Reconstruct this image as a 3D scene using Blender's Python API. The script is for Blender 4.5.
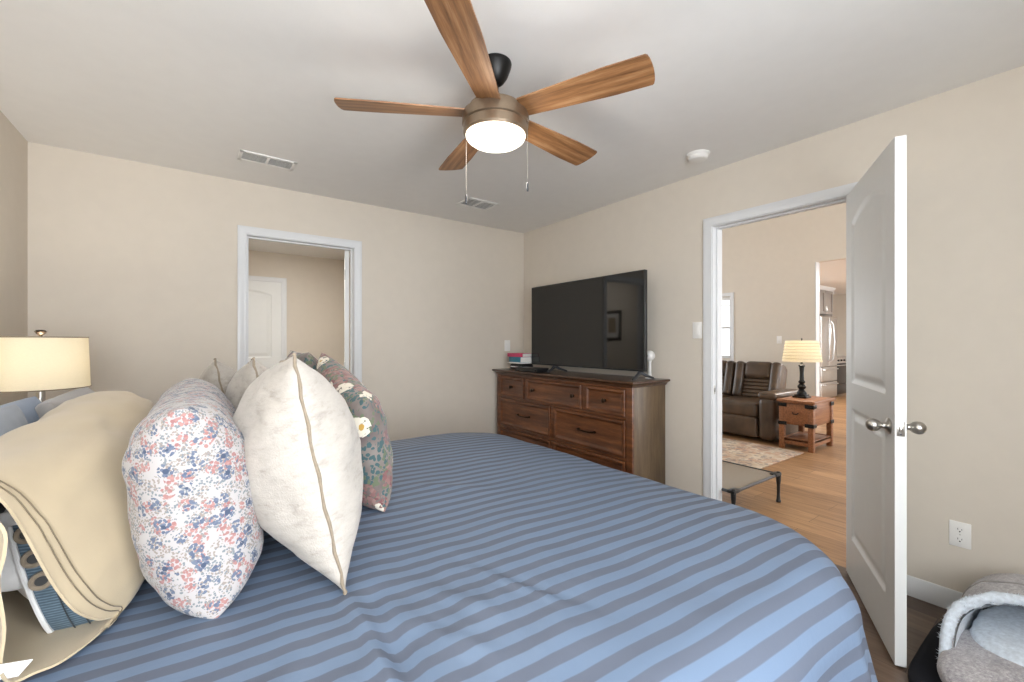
import bpy, bmesh, math, random
from math import sin, cos, pi, radians as R, sqrt, atan2
from mathutils import Vector, Matrix, noise, Euler

sc = bpy.context.scene
C = sc.collection
for o in list(bpy.data.objects):
    bpy.data.objects.remove(o)

# ------------------------------------------------------------------ camera
XR, YB, XL, YN, H = 2.8424, 3.7225, -0.833, -0.79, 2.43      # bedroom: right, back, left, near walls, ceiling
cam = bpy.data.cameras.new('camera')
cam.sensor_width = 36; cam.lens = 430.2 / 1024 * 36
cam.clip_start = 0.02; cam.shift_y = 0.0005
co = bpy.data.objects.new('camera', cam); C.objects.link(co)
co.location = (0, 0, 1.253); co.rotation_euler = (pi / 2, 0, -R(35.78))
sc.camera = co

# ------------------------------------------------------------------ world, daylight, exposure
w = bpy.data.worlds.new('sky'); sc.world = w; w.use_nodes = True
nt = w.node_tree; bg = nt.nodes['Background']
sky = nt.nodes.new('ShaderNodeTexSky'); sky.sky_type = 'PREETHAM'; sky.turbidity = 4; sky.sun_direction = (0.3, -0.5, 0.8)
mixw = nt.nodes.new('ShaderNodeMixRGB'); mixw.inputs[0].default_value = 0.75
mixw.inputs[2].default_value = (0.95, 0.98, 1.0, 1)
nt.links.new(sky.outputs[0], mixw.inputs[1]); nt.links.new(mixw.outputs[0], bg.inputs[0])
bg.inputs[1].default_value = 3.0

def area(name, loc, rot, sx, sy, power, col=(1, 1, 1)):
    l = bpy.data.lights.new(name, 'AREA'); l.shape = 'RECTANGLE'; l.size = sx; l.size_y = sy
    l.energy = power; l.color = col
    o = bpy.data.objects.new(name, l); C.objects.link(o); o.location = loc; o.rotation_euler = rot
    return o
# daylight through the bedroom windows (wall behind the camera) and the right living-room window, then added fill lights
area('bedroom_window_daylight', (-0.25, YN + 0.03, 1.40), (R(90), 0, 0), 0.85, 1.3, 56, (0.90, 0.95, 1.0))
area('bedroom_window_daylight', (0.75, YN + 0.03, 1.40), (R(90), 0, 0), 0.85, 1.3, 36, (0.90, 0.95, 1.0))
area('living_window_daylight', (5.3, -1.95, 1.5), (R(90), 0, 0), 2.6, 1.9, 105, (0.86, 0.94, 1.0))
area('living_left_fill', (5.0, 6.15, 1.5), (R(-90), 0, 0), 2.6, 1.9, 52, (0.86, 0.94, 1.0))  # added living-room fill at a made-up window; no patio known
area('kitchen_top_fill', (9.6, 1.6, 2.40), (0, 0, 0), 1.2, 0.3, 120, (1.0, 0.97, 0.95))  # fill light added to brighten the kitchen, no fixture there
area('kitchen_side_fill', (10.8, -1.9, 1.5), (R(90), 0, 0), 2.0, 1.6, 170, (0.86, 0.94, 1.0))  # added fill for the kitchen ceiling and units; the wall is solid here
area('hall_top_fill', (0.75, 4.75, 2.40), (0, 0, 0), 0.5, 0.5, 30, (1.0, 0.98, 0.95))  # added so the hall reads brighter

sc.view_settings.view_transform = 'Standard'
sc.view_settings.look = 'None'
sc.view_settings.gamma = 1.0
sc.view_settings.use_curve_mapping = False
sc.view_settings.exposure = -0.02
try:
    sc.cycles.use_denoising = True
    sc.cycles.max_bounces = 10
    sc.cycles.diffuse_bounces = 6
    sc.cycles.transparent_max_bounces = 12
    sc.cycles.sample_clamp_indirect = 6
    sc.cycles.caustics_reflective = False
    sc.cycles.caustics_refractive = False
except Exception:
    pass

# ------------------------------------------------------------------ materials
def lin(c):
    r = []
    for v in c:
        v /= 255.0
        r.append(v / 12.92 if v <= 0.04045 else ((v + 0.055) / 1.055) ** 2.4)
    return (*r, 1)

class NT:
    """tiny node helper"""
    def __init__(s, name):
        s.m = bpy.data.materials.new(name); s.m.use_nodes = True
        s.t = s.m.node_tree; s.b = s.t.nodes['Principled BSDF']; s.out = s.t.nodes['Material Output']
    def n(s, typ, **kw):
        nd = s.t.nodes.new('ShaderNode' + typ)
        for k, v in kw.items():
            setattr(nd, k, v)
        return nd
    def l(s, a, b): s.t.links.new(a, b)
    def coord(s, kind='Object', scale=(1, 1, 1), rot=(0, 0, 0), src=None):
        mp = s.n('Mapping'); mp.inputs['Scale'].default_value = scale; mp.inputs['Rotation'].default_value = rot
        if src is None:
            src = s.n('TexCoord').outputs[kind]
        s.l(src, mp.inputs[0]); return mp.outputs[0]
    def noise(s, vec, scale, detail=2, rough=0.5):
        nd = s.n('TexNoise'); nd.inputs['Scale'].default_value = scale
        nd.inputs['Detail'].default_value = detail; nd.inputs['Roughness'].default_value = rough
        s.l(vec, nd.inputs['Vector']); return nd
    def ramp(s, fac, stops, interp='LINEAR'):
        r = s.n('ValToRGB'); r.color_ramp.interpolation = interp
        e = r.color_ramp.elements
        while len(e) < len(stops): e.new(0.5)
        for i, (p, c) in enumerate(stops):
            e[i].position = p; e[i].color = c
        s.l(fac, r.inputs[0]); return r.outputs[0]
    def mix(s, fac, a, b):
        m = s.n('MixRGB')
        for i, v in enumerate((fac, a, b)):
            if isinstance(v, (int, float)): m.inputs[i].default_value = v
            elif isinstance(v, tuple): m.inputs[i].default_value = v
            else: s.l(v, m.inputs[i])
        return m.outputs[0]
    def math(s, op, a, b=0.0):
        m = s.n('Math', operation=op)
        for i, v in enumerate((a, b)):
            if isinstance(v, (int, float)): m.inputs[i].default_value = v
            else: s.l(v, m.inputs[i])
        return m.outputs[0]
    def bump(s, h, strength=0.3, dist=0.002):
        b = s.n('Bump'); b.inputs['Strength'].default_value = strength; b.inputs['Distance'].default_value = dist
        s.l(h, b.inputs['Height']); s.l(b.outputs[0], s.b.inputs['Normal'])
    def set(s, col=None, rough=0.5, metal=0.0, spec=0.5, sheen=0.0, coat=0.0):
        if col is not None:
            if isinstance(col, tuple): s.b.inputs['Base Color'].default_value = col
            else: s.l(col, s.b.inputs['Base Color'])
        s.b.inputs['Roughness'].default_value = rough; s.b.inputs['Metallic'].default_value = metal
        s.b.inputs['Specular IOR Level'].default_value = spec
        s.b.inputs['Sheen Weight'].default_value = sheen
        s.b.inputs['Coat Weight'].default_value = coat
        return s.m

def plain(name, rgb, rough=0.5, metal=0.0, spec=0.5, var=0.05, nscale=12, bump=0.0, bscale=200, sheen=0.0, coat=0.0):
    t = NT(name); c = lin(rgb); v = t.coord()
    n = t.noise(v, nscale, 3)
    lo = tuple(max(0, x * (1 - var)) for x in c[:3]) + (1,); hi = tuple(min(1, x * (1 + var)) for x in c[:3]) + (1,)
    col = t.ramp(n.outputs['Fac'], [(0.3, lo), (0.7, hi)])
    if bump:
        b = t.noise(v, bscale, 2); t.bump(b.outputs['Fac'], bump, 0.002)
    return t.set(col, rough, metal, spec, sheen, coat)

def wood(name, dark, mid, light, axis=0, scale=1.0, rough=0.45, stretch=12, coat=0.0, contrast=(0.3, 0.5, 0.72)):
    t = NT(name)
    s = [stretch * scale] * 3; s[axis] = scale
    v = t.coord('Object', tuple(s))
    n = t.noise(v, 2.2, 6, 0.6)
    n2 = t.noise(t.coord('Object', tuple(x * 5 for x in s)), 3, 3, 0.6)
    f = t.math('ADD', t.math('MULTIPLY', n.outputs['Fac'], 0.78), t.math('MULTIPLY', n2.outputs['Fac'], 0.22))
    col = t.ramp(f, [(contrast[0], lin(dark)), (contrast[1], lin(mid)), (contrast[2], lin(light))])
    t.bump(n2.outputs['Fac'], 0.15, 0.001)
    return t.set(col, rough, coat=coat)

M = {}
M['wall'] = plain('wall_paint', (214, 205, 192), 0.85, var=0.012, bump=0.12, bscale=260, spec=0.25)
M['ceiling'] = plain('ceiling_paint', (234, 232, 229), 0.9, var=0.01, bump=0.15, bscale=180, spec=0.2)
M['trim'] = plain('white_trim_paint', (216, 217, 218), 0.38, var=0.01)
M['door'] = plain('white_door_paint', (224, 225, 223), 0.42, var=0.01)
M['plate'] = plain('white_plastic', (236, 234, 230), 0.35, var=0.01)
M['slot'] = plain('dark_slot', (40, 38, 36), 0.6)
M['vent_dark'] = plain('vent_shadow', (158, 156, 152), 0.8)
M['nickel'] = plain('satin_nickel', (190, 186, 180), 0.28, 1.0, var=0.04, nscale=60)
M['black_metal'] = plain('black_metal', (32, 31, 30), 0.4, 0.6)
M['bronze'] = plain('brushed_bronze', (150, 132, 112), 0.36, 0.85, var=0.05, nscale=80)
M['blackplastic'] = plain('black_plastic', (22, 22, 23), 0.35)
M['grayplastic'] = plain('gray_plastic', (70, 71, 74), 0.35, 0.3)
M['blade'] = wood('fan_blade_wood', (92, 60, 38), (152, 108, 70), (196, 154, 112), 0, 1.0, 0.42, 16)
M['dresser'] = wood('dresser_wood', (50, 28, 16), (98, 57, 32), (142, 90, 52), 1, 1.2, 0.36, 10, 0.2)
M['dresser_side'] = wood('dresser_side_wood', (66, 50, 34), (98, 78, 55), (124, 102, 74), 2, 1.2, 0.45, 9)
M['dresser_top'] = wood('dresser_top_wood', (50, 32, 22), (76, 50, 34), (104, 72, 48), 1, 1.2, 0.3, 10, 0.3)
M['table_wood'] = wood('end_table_wood', (106, 66, 40), (136, 88, 56), (162, 112, 74), 0, 1.2, 0.42, 22)
M['pull'] = plain('antique_bronze', (58, 46, 36), 0.35, 0.9, var=0.1)

def mk_floor(name, c1, c2, cm):
    t = NT(name)
    v = t.coord('Object', (1, 1, 1), (0, 0, pi / 2))
    br = t.n('TexBrick'); br.offset = 0.37; br.inputs['Scale'].default_value = 1.0
    br.inputs['Brick Width'].default_value = 1.22; br.inputs['Row Height'].default_value = 0.18
    br.inputs['Mortar Size'].default_value = 0.0015; br.inputs['Mortar Smooth'].default_value = 0.1
    br.inputs['Color1'].default_value = lin(c1); br.inputs['Color2'].default_value = lin(c2)
    br.inputs['Mortar'].default_value = lin(cm); br.inputs['Bias'].default_value = 0.0
    t.l(v, br.inputs['Vector'])
    n = t.noise(t.coord('Object', (14, 1.1, 1)), 2.0, 6, 0.62)
    g = t.ramp(n.outputs['Fac'], [(0.28, lin((178, 160, 140))), (0.55, lin((240, 232, 222))), (0.8, lin((255, 252, 246)))])
    m = t.n('MixRGB'); m.blend_type = 'MULTIPLY'; m.inputs[0].default_value = 1.0
    t.l(br.outputs['Color'], m.inputs[1]); t.l(g, m.inputs[2])
    t.bump(n.outputs['Fac'], 0.08, 0.001)
    return t.set(m.outputs[0], 0.38)
M['floor'] = mk_floor('dark_plank_floor', (92, 76, 64), (116, 98, 84), (52, 42, 36))
M['floor_light'] = mk_floor('oak_plank_floor', (158, 122, 86), (188, 150, 110), (92, 66, 44))

def mk_comforter():
    t = NT('striped_sateen')
    uv = t.n('UVMap'); uv.uv_map = 'cloth'
    sep = t.n('SeparateXYZ'); t.l(uv.outputs[0], sep.inputs[0])
    wob = t.noise(t.coord('UV', (1, 1, 1), src=uv.outputs[0]), 3.0, 2)
    y0 = t.math('ADD', sep.outputs[1], t.math('MULTIPLY', sep.outputs[0], 0.06))
    y = t.math('ADD', y0, t.math('MULTIPLY', wob.outputs['Fac'], 0.012))
    fr = t.math('FRACT', t.math('DIVIDE', y, 0.052))
    st = t.ramp(fr, [(0.0, (0, 0, 0, 1)), (0.04, (1, 1, 1, 1)), (0.48, (1, 1, 1, 1)), (0.52, (0, 0, 0, 1))])
    wv = t.noise(t.coord('UV', (900, 900, 1), src=uv.outputs[0]), 1.0, 2)
    dk = t.mix(wv.outputs['Fac'], lin((84, 91, 105)), lin((91, 96, 108)))
    lt = t.mix(wv.outputs['Fac'], lin((97, 113, 134)), lin((103, 119, 140)))
    col = t.mix(st, lt, dk)
    rg = t.math('ADD', t.math('MULTIPLY', st, 0.2), 0.42)
    t.set(col, 0.5, spec=0.25)
    t.l(rg, t.b.inputs['Roughness'])
    n1 = t.noise(t.coord('UV', (1, 1, 1), src=uv.outputs[0]), 26, 4, 0.6)
    t.bump(n1.outputs['Fac'], 0.25, 0.004)
    return t.m
M['comforter'] = mk_comforter()

def fabric(name, rgb, var=0.06, nscale=25, bump=0.25, bscale=350, sheen=0.2, rough=0.85):
    return plain(name, rgb, rough, var=var, nscale=nscale, bump=bump, bscale=bscale, sheen=sheen, spec=0.2)
M['tan'] = fabric('tan_cotton', (172, 156, 129), 0.03, 8, 0.12, 500)
M['tan_stitch'] = fabric('tan_stitch', (104, 92, 74), 0.05)
M['blue_pillow'] = fabric('slate_blue_cotton', (104, 118, 138), 0.05, 10, 0.12)
M['gray_pillow'] = fabric('stone_gray_cotton', (140, 136, 132), 0.05, 10, 0.12)
M['slate_pillow'] = fabric('slate_gray_cotton', (112, 118, 126), 0.05, 10, 0.12)
M['white_quilt'] = fabric('white_quilting', (214, 212, 210), 0.05, 30, 0.4, 60)
M['charcoal'] = fabric('black_fabric', (20, 21, 27), 0.1, 20, 0.2, sheen=0.0)
M['mattress'] = fabric('mattress_ticking', (220, 218, 214))
M['cot_mesh'] = fabric('taupe_cot_mesh', (128, 112, 88), 0.08, 200, 0.3, 600)
M['sherpa'] = plain('sherpa', (206, 214, 222), 0.95, var=0.14, nscale=70, bump=1.0, bscale=110, sheen=0.4, spec=0.1)

def mk_gusset():
    t = NT('teal_gusset')
    v = t.coord('Object', (1, 1, 1))
    wv = t.n('TexWave'); wv.inputs['Scale'].default_value = 60; wv.bands_direction = 'Z'
    t.l(v, wv.inputs['Vector'])
    n = t.noise(t.coord('Object', (40, 40, 300)), 3, 3)
    f = t.math('MULTIPLY', wv.outputs['Fac'], n.outputs['Fac'])
    return t.set(t.ramp(f, [(0.1, lin((62, 78, 90))), (0.6, lin((108, 126, 138)))]), 0.45)
M['gusset'] = mk_gusset()

def mk_cream():
    t = NT('cream_chenille')
    v = t.coord('Object', (1, 1, 1))
    n = t.noise(t.coord('Object', (1, 0.7, 2.2)), 26, 6, 0.7)
    n2 = t.noise(v, 7, 4, 0.6)
    f = t.math('ADD', t.math('MULTIPLY', n.outputs['Fac'], 0.7), t.math('MULTIPLY', n2.outputs['Fac'], 0.3))
    col = t.ramp(f, [(0.36, lin((152, 145, 136))), (0.47, lin((170, 163, 154))), (0.6, lin((177, 170, 161)))])
    t.bump(t.noise(v, 240, 3).outputs['Fac'], 0.5, 0.002)
    return t.set(col, 0.9, spec=0.15, sheen=0.15)
M['cream'] = mk_cream()
M['piping'] = fabric('shaded_taupe_piping', (132, 119, 102), 0.1, 120, 0.5)  # seam shade on the cream pillows put into a darker cord colour

def flower_layer(t, vec, scale, pscale, cl_thr, pt_thr, seed):
    """petal mask inside flower clusters"""
    mp = t.coord(src=vec, scale=(1, 1, 1)); mp.node.inputs['Location'].default_value = (seed, seed * 0.7, seed * 1.3)
    a = t.n('TexVoronoi'); a.inputs['Scale'].default_value = scale; t.l(mp, a.inputs['Vector'])
    b = t.n('TexVoronoi'); b.inputs['Scale'].default_value = pscale; t.l(mp, b.inputs['Vector'])
    m1 = t.math('LESS_THAN', a.outputs['Distance'], cl_thr)
    m2 = t.math('LESS_THAN', b.outputs['Distance'], pt_thr)
    return t.math('MULTIPLY', m1, m2), a, b

def mk_ditsy():
    t = NT('ditsy_floral_cotton')
    v0 = t.coord('Object')
    nz = t.n('TexNoise'); nz.inputs['Scale'].default_value = 60; t.l(v0, nz.inputs['Vector'])
    ad = t.n('VectorMath', operation='MULTIPLY_ADD'); ad.inputs[1].default_value = (0.005,) * 3
    t.l(nz.outputs['Color'], ad.inputs[0]); t.l(v0, ad.inputs[2])
    v = ad.outputs[0]
    base = lin((164, 159, 157))
    g, _, gb = flower_layer(t, v, 42, 190, 0.58, 0.42, 3.1)          # sprigs
    col = t.mix(g, base, lin((112, 118, 122)))
    g2, _, _ = flower_layer(t, v, 46, 230, 0.52, 0.45, 11.3)
    col = t.mix(g2, col, lin((134, 124, 116)))
    p, _, pb = flower_layer(t, v, 33, 150, 0.42, 0.52, 7.7)          # pink blooms
    pc = t.mix(pb.outputs['Color'], lin((140, 96, 96)), lin((162, 124, 118)))
    col = t.mix(p, col, pc)
    b, _, bb = flower_layer(t, v, 31, 165, 0.42, 0.54, 1.9)          # blue blooms
    col = t.mix(b, col, t.mix(bb.outputs['Color'], lin((78, 88, 108)), lin((100, 108, 124))))
    d, _, _ = flower_layer(t, v, 31, 165, 0.16, 0.9, 1.9)
    col = t.mix(d, col, lin((66, 76, 96)))
    t.bump(t.noise(v0, 400, 2).outputs['Fac'], 0.15, 0.001)
    return t.set(col, 0.85, spec=0.2, sheen=0.15)
M['ditsy'] = mk_ditsy()

def mk_darkfloral():
    t = NT('tapestry_floral')
    v0 = t.coord('Object')
    nz = t.n('TexNoise'); nz.inputs['Scale'].default_value = 40; nz.inputs['Detail'].default_value = 3; t.l(v0, nz.inputs['Vector'])
    ad = t.n('VectorMath', operation='MULTIPLY_ADD'); ad.inputs[1].default_value = (0.016,) * 3
    t.l(nz.outputs['Color'], ad.inputs[0]); t.l(v0, ad.inputs[2])
    v = ad.outputs[0]
    n = t.noise(v0, 9, 3)
    base = t.ramp(n.outputs['Fac'], [(0.35, lin((96, 84, 82))), (0.65, lin((128, 119, 113)))])
    l, _, _ = flower_layer(t, v, 16, 70, 0.58, 0.5, 2.2)
    col = t.mix(l, base, lin((64, 88, 90)))
    l2, _, _ = flower_layer(t, v, 15, 64, 0.52, 0.48, 5.2)
    col = t.mix(l2, col, lin((96, 104, 82)))
    p, _, pb = flower_layer(t, v, 11, 80, 0.46, 0.6, 8.2)
    col = t.mix(p, col, t.mix(pb.outputs['Color'], lin((104, 58, 64)), lin((148, 120, 112))))
    wf, wa, _ = flower_layer(t, v, 10, 90, 0.32, 0.75, 4.1)
    col = t.mix(wf, col, lin((206, 198, 182)))
    c = t.math('LESS_THAN', wa.outputs['Distance'], 0.09)
    col = t.mix(c, col, lin((176, 140, 70)))
    t.bump(t.noise(v0, 300, 2).outputs['Fac'], 0.3, 0.001)
    return t.set(col, 0.85, spec=0.2, sheen=0.15)
M['darkfloral'] = mk_darkfloral()

def mk_rug():
    t = NT('faded_oriental_rug')
    v = t.coord('Object')
    n = t.noise(v, 6, 5, 0.65)
    a, _, ab = flower_layer(t, v, 5, 16, 0.6, 0.55, 2.0)
    base = t.ramp(n.outputs['Fac'], [(0.35, lin((176, 152, 132))), (0.6, lin((200, 186, 166)))])
    col = t.mix(t.math('MULTIPLY', a, 0.4), base, lin((170, 120, 100)))
    b, _, _ = flower_layer(t, v, 7, 22, 0.5, 0.5, 6.0)
    col = t.mix(t.math('MULTIPLY', b, 0.55), col, lin((112, 110, 116)))
    t.bump(t.noise(v, 250, 2).outputs['Fac'], 0.4, 0.003)
    return t.set(col, 0.95, spec=0.1)
M['rug'] = mk_rug()

def mk_leather():
    t = NT('brown_leather')
    v = t.coord('Object')
    n = t.noise(v, 5, 4)
    col = t.ramp(n.outputs['Fac'], [(0.3, lin((56, 44, 34))), (0.7, lin((88, 70, 54)))])
    vo = t.n('TexVoronoi'); vo.inputs['Scale'].default_value = 160; t.l(v, vo.inputs['Vector'])
    t.bump(vo.outputs['Distance'], 0.2, 0.002)
    return t.set(col, 0.36, spec=0.5)
M['leather'] = mk_leather()

def mk_plush():
    t = NT('gray_plush')
    v = t.coord('Object')
    n = t.noise(v, 90, 5, 0.75); n2 = t.noise(v, 9, 3)
    f = t.math('ADD', t.math('MULTIPLY', n.outputs['Fac'], 0.7), t.math('MULTIPLY', n2.outputs['Fac'], 0.3))
    col = t.ramp(f, [(0.36, lin((132, 126, 130))), (0.52, lin((172, 167, 168))), (0.64, lin((208, 205, 204)))])
    t.bump(t.noise(v, 130, 3).outputs['Fac'], 0.9, 0.006)
    return t.set(col, 0.95, spec=0.1, sheen=0.4)
M['plush'] = mk_plush()

def mk_emit(name, rgb, strength, base=(240, 235, 225), trans=0.0):
    t = NT(name); t.set(lin(base), 0.5)
    n = t.noise(t.coord(), 6, 2)
    c = t.ramp(n.outputs['Fac'], [(0.3, lin(rgb)), (0.7, lin(tuple(min(255, x + 3) for x in rgb)))])
    t.l(c, t.b.inputs['Emission Color']); t.b.inputs['Emission Strength'].default_value = strength
    return t.m
M['bowl'] = mk_emit('lit_frosted_glass', (255, 244, 226), 2.6)

def mk_shade(name, rgb, strength):
    """fabric lampshade lit from within: translucent cloth round a real bulb, the cloth itself faintly luminous"""
    t = NT(name)
    v = t.coord('Object')
    n = t.noise(t.coord('Object', (60, 60, 500)), 2, 3)
    col = t.ramp(n.outputs['Fac'], [(0.3, lin(tuple(x - 8 for x in rgb))), (0.7, lin(rgb))])
    t.set(col, 0.9, spec=0.1)
    tr = t.n('BsdfTranslucent'); t.l(col, tr.inputs[0])
    mx = t.n('MixShader'); mx.inputs[0].default_value = 0.6
    t.l(t.b.outputs[0], mx.inputs[1]); t.l(tr.outputs[0], mx.inputs[2]); t.l(mx.outputs[0], t.out.inputs[0])
    return t.m
M['shade'] = mk_shade('linen_lampshade', (252, 246, 230), 0.6)

def mk_glass():
    t = NT('window_glass')
    tr = t.n('BsdfTransparent'); gl = t.n('BsdfGlossy'); gl.inputs['Roughness'].default_value = 0.02
    lw = t.n('LayerWeight'); lw.inputs[0].default_value = 0.2
    mx = t.n('MixShader')
    t.l(t.math('MULTIPLY', lw.outputs['Fresnel'], 0.6), mx.inputs[0]); t.l(tr.outputs[0], mx.inputs[1]); t.l(gl.outputs[0], mx.inputs[2]); t.l(mx.outputs[0], t.out.inputs[0])
    return t.m
M['glass'] = mk_glass()
M['screen'] = plain('tv_screen', (5, 5, 5), 0.05, spec=0.65, var=0.0)
M['steel'] = plain('stainless_steel', (205, 205, 205), 0.36, 1.0, var=0.04, nscale=20)
M['cab'] = plain('gray_cabinet', (146, 140, 134), 0.4, var=0.04)
M['counter'] = plain('light_counter', (214, 210, 204), 0.25, var=0.08, nscale=30)
M['tile'] = plain('backsplash_tile', (206, 202, 196), 0.3, var=0.03)
M['pink'] = plain('pink_cover', (190, 62, 100), 0.5); M['teal'] = plain('teal_cover', (52, 118, 140), 0.5)
M['navy'] = plain('navy_cover', (40, 44, 66), 0.5); M['paper'] = plain('page_edges', (224, 222, 216), 0.8)
M['white_ceramic'] = plain('white_ceramic', (230, 228, 222), 0.2)
M['picture'] = plain('sepia_print', (150, 130, 104), 0.6, var=0.3, nscale=14)
M['frame_dark'] = plain('dark_frame', (40, 26, 20), 0.4)
M['blind'] = plain('white_blind', (236, 236, 234), 0.5)
M['rib'] = plain('stitched_thread', (58, 62, 66), 0.6)

# ------------------------------------------------------------------ mesh helpers
class MB:
    def __init__(s): s.v = []; s.f = []; s.uv = None
    def add(s, vs, fs):
        o = len(s.v); s.v += [tuple(p) for p in vs]; s.f += [tuple(i + o for i in f) for f in fs]; return s
    def xf(s, mat, start=0):
        for i in range(start, len(s.v)): s.v[i] = tuple(mat @ Vector(s.v[i]))
        return s
    def box(s, x0, x1, y0, y1, z0, z1, bev=0.0, seg=2, mat=None):
        bm = bmesh.new(); bmesh.ops.create_cube(bm, size=1)
        for v in bm.verts:
            v.co = Vector(((x0 + x1) / 2 + v.co.x * (x1 - x0), (y0 + y1) / 2 + v.co.y * (y1 - y0), (z0 + z1) / 2 + v.co.z * (z1 - z0)))
        if bev > 0:
            bmesh.ops.bevel(bm, geom=list(bm.edges), offset=min(bev, 0.49 * min(abs(x1 - x0), abs(y1 - y0), abs(z1 - z0))), segments=seg, profile=0.5, affect='EDGES')
        if mat is not None: bm.transform(mat)
        bm.normal_update()
        bm.verts.index_update()
        s.add([v.co for v in bm.verts], [[v.index for v in f.verts] for f in bm.faces]); bm.free(); return s
    def lathe(s, prof, cx=0, cy=0, n=32, mat=None, caps=True):
        vs = []; fs = []
        for (r, z) in prof:
            for k in range(n):
                a = 2 * pi * k / n; vs.append((cx + r * cos(a), cy + r * sin(a), z))
        for i in range(len(prof) - 1):
            for k in range(n):
                k2 = (k + 1) % n; fs.append((i * n + k, i * n + k2, (i + 1) * n + k2, (i + 1) * n + k))
        if caps:
            fs.append(tuple(range(n - 1, -1, -1))); fs.append(tuple((len(prof) - 1) * n + k for k in range(n)))
        if mat is not None: vs = [mat @ Vector(p) for p in vs]
        return s.add(vs, fs)
    def tube(s, pts, r, n=8, closed=False, caps=True):
        pts = [Vector(p) for p in pts]; m = len(pts); vs = []; fs = []
        up = Vector((0, 0, 1)); prev = None
        for i, p in enumerate(pts):
            if closed: d = pts[(i + 1) % m] - pts[i - 1]
            else: d = pts[min(i + 1, m - 1)] - pts[max(i - 1, 0)]
            d = d.normalized() if d.length > 1e-9 else Vector((0, 0, 1))
            if prev is None:
                a = d.cross(up)
                if a.length < 1e-3: a = d.cross(Vector((1, 0, 0)))
            else:
                a = prev - d * prev.dot(d)
            a.normalize(); b = d.cross(a); prev = a
            rr = r[i] if isinstance(r, (list, tuple)) else r
            for k in range(n):
                t = 2 * pi * k / n; vs.append(p + a * rr * cos(t) + b * rr * sin(t))
        for i in range(m if closed else m - 1):
            j = (i + 1) % m
            for k in range(n):
                k2 = (k + 1) % n; fs.append((i * n + k, i * n + k2, j * n + k2, j * n + k))
        if caps and not closed:
            fs.append(tuple(range(n - 1, -1, -1))); fs.append(tuple((m - 1) * n + k for k in range(n)))
        return s.add(vs, fs)
    def grid(s, fn, us, vs_, flip=False):
        vs = [fn(u, v) for u in us for v in vs_]; n = len(vs_); fs = []
        for i in range(len(us) - 1):
            for j in range(n - 1):
                q = (i * n + j, (i + 1) * n + j, (i + 1) * n + j + 1, i * n + j + 1)
                fs.append(q[::-1] if flip else q)
        return s.add(vs, fs)
    def ellip(s, c, r, e=1.0, nu=28, nv=18, fn=None):
        """superellipsoid"""
        def pw(x): return math.copysign(abs(x) ** e, x)
        vs = []; fs = []
        for i in range(nv + 1):
            t = -pi / 2 + pi * i / nv
            for k in range(nu):
                a = 2 * pi * k / nu
                p = Vector((c[0] + r[0] * pw(cos(t)) * pw(cos(a)), c[1] + r[1] * pw(cos(t)) * pw(sin(a)), c[2] + r[2] * pw(sin(t))))
                vs.append(fn(p) if fn else p)
        for i in range(nv):
            for k in range(nu):
                k2 = (k + 1) % nu; fs.append((i * nu + k, i * nu + k2, (i + 1) * nu + k2, (i + 1) * nu + k))
        return s.add(vs, fs)
    def prism(s, poly, axis, a, b):
        """extrude polygon (2-d points in the other two axes) along axis from a to b"""
        def P(p, t):
            if axis == 0: return (t, p[0], p[1])
            if axis == 1: return (p[0], t, p[1])
            return (p[0], p[1], t)
        n = len(poly); vs = [P(p, a) for p in poly] + [P(p, b) for p in poly]
        fs = [tuple(range(n))[::-1], tuple(range(n, 2 * n))] + [(i, (i + 1) % n, n + (i + 1) % n, n + i) for i in range(n)]
        return s.add(vs, fs)
    def build(s, name, mat, parent=None, smooth=35, weld=True):
        me = bpy.data.meshes.new(name)
        bm = bmesh.new()
        for p in s.v: bm.verts.new(p)
        bm.verts.ensure_lookup_table()
        for f in s.f:
            try: bm.faces.new([bm.verts[i] for i in f])
            except ValueError: pass
        if weld: bmesh.ops.remove_doubles(bm, verts=bm.verts, dist=1e-5)
        bmesh.ops.recalc_face_normals(bm, faces=bm.faces)
        if smooth:
            a = R(smooth)
            for f in bm.faces: f.smooth = True
            for e in bm.edges:
                if len(e.link_faces) != 2 or e.calc_face_angle(0) > a: e.smooth = False
        bm.to_mesh(me); bm.free()
        if isinstance(mat, str): mat = M[mat]
        me.materials.append(mat)
        o = bpy.data.objects.new(name, me); C.objects.link(o)
        if parent is not None: o.parent = parent
        return o

def tag(o, label=None, cat=None, group=None, kind=None):
    if label: o['label'] = label
    if cat: o['category'] = cat
    if group: o['group'] = group
    if kind: o['kind'] = kind
    return o
def thing(name, label, cat, loc=(0, 0, 0), rz=0, group=None, rot=None):
    o = bpy.data.objects.new(name, None); C.objects.link(o); o.empty_display_size = 0.1
    o.location = loc; o.rotation_euler = rot if rot else (0, 0, rz)
    return tag(o, label, cat, group)
def struct(name, mb, mat, label, cat, smooth=35):
    return tag(mb.build(name, mat, smooth=smooth), label, cat, kind='structure')
def copy_tree(o, parent=None):
    c = o.copy(); C.objects.link(c)
    if parent: c.parent = parent
    for ch in list(o.children): copy_tree(ch, c)
    return c

# ------------------------------------------------------------------ room shell
WT = 0.12
DY0, DY1, DZ = 0.818, 1.588, 2.04          # doorway in right wall
BX0, BX1 = 0.272, 1.039                    # doorway in back wall
LRX, LRZ = 7.363, 3.7                      # living-room far wall, ceiling
HY = 6.475                                 # hall far wall

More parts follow.
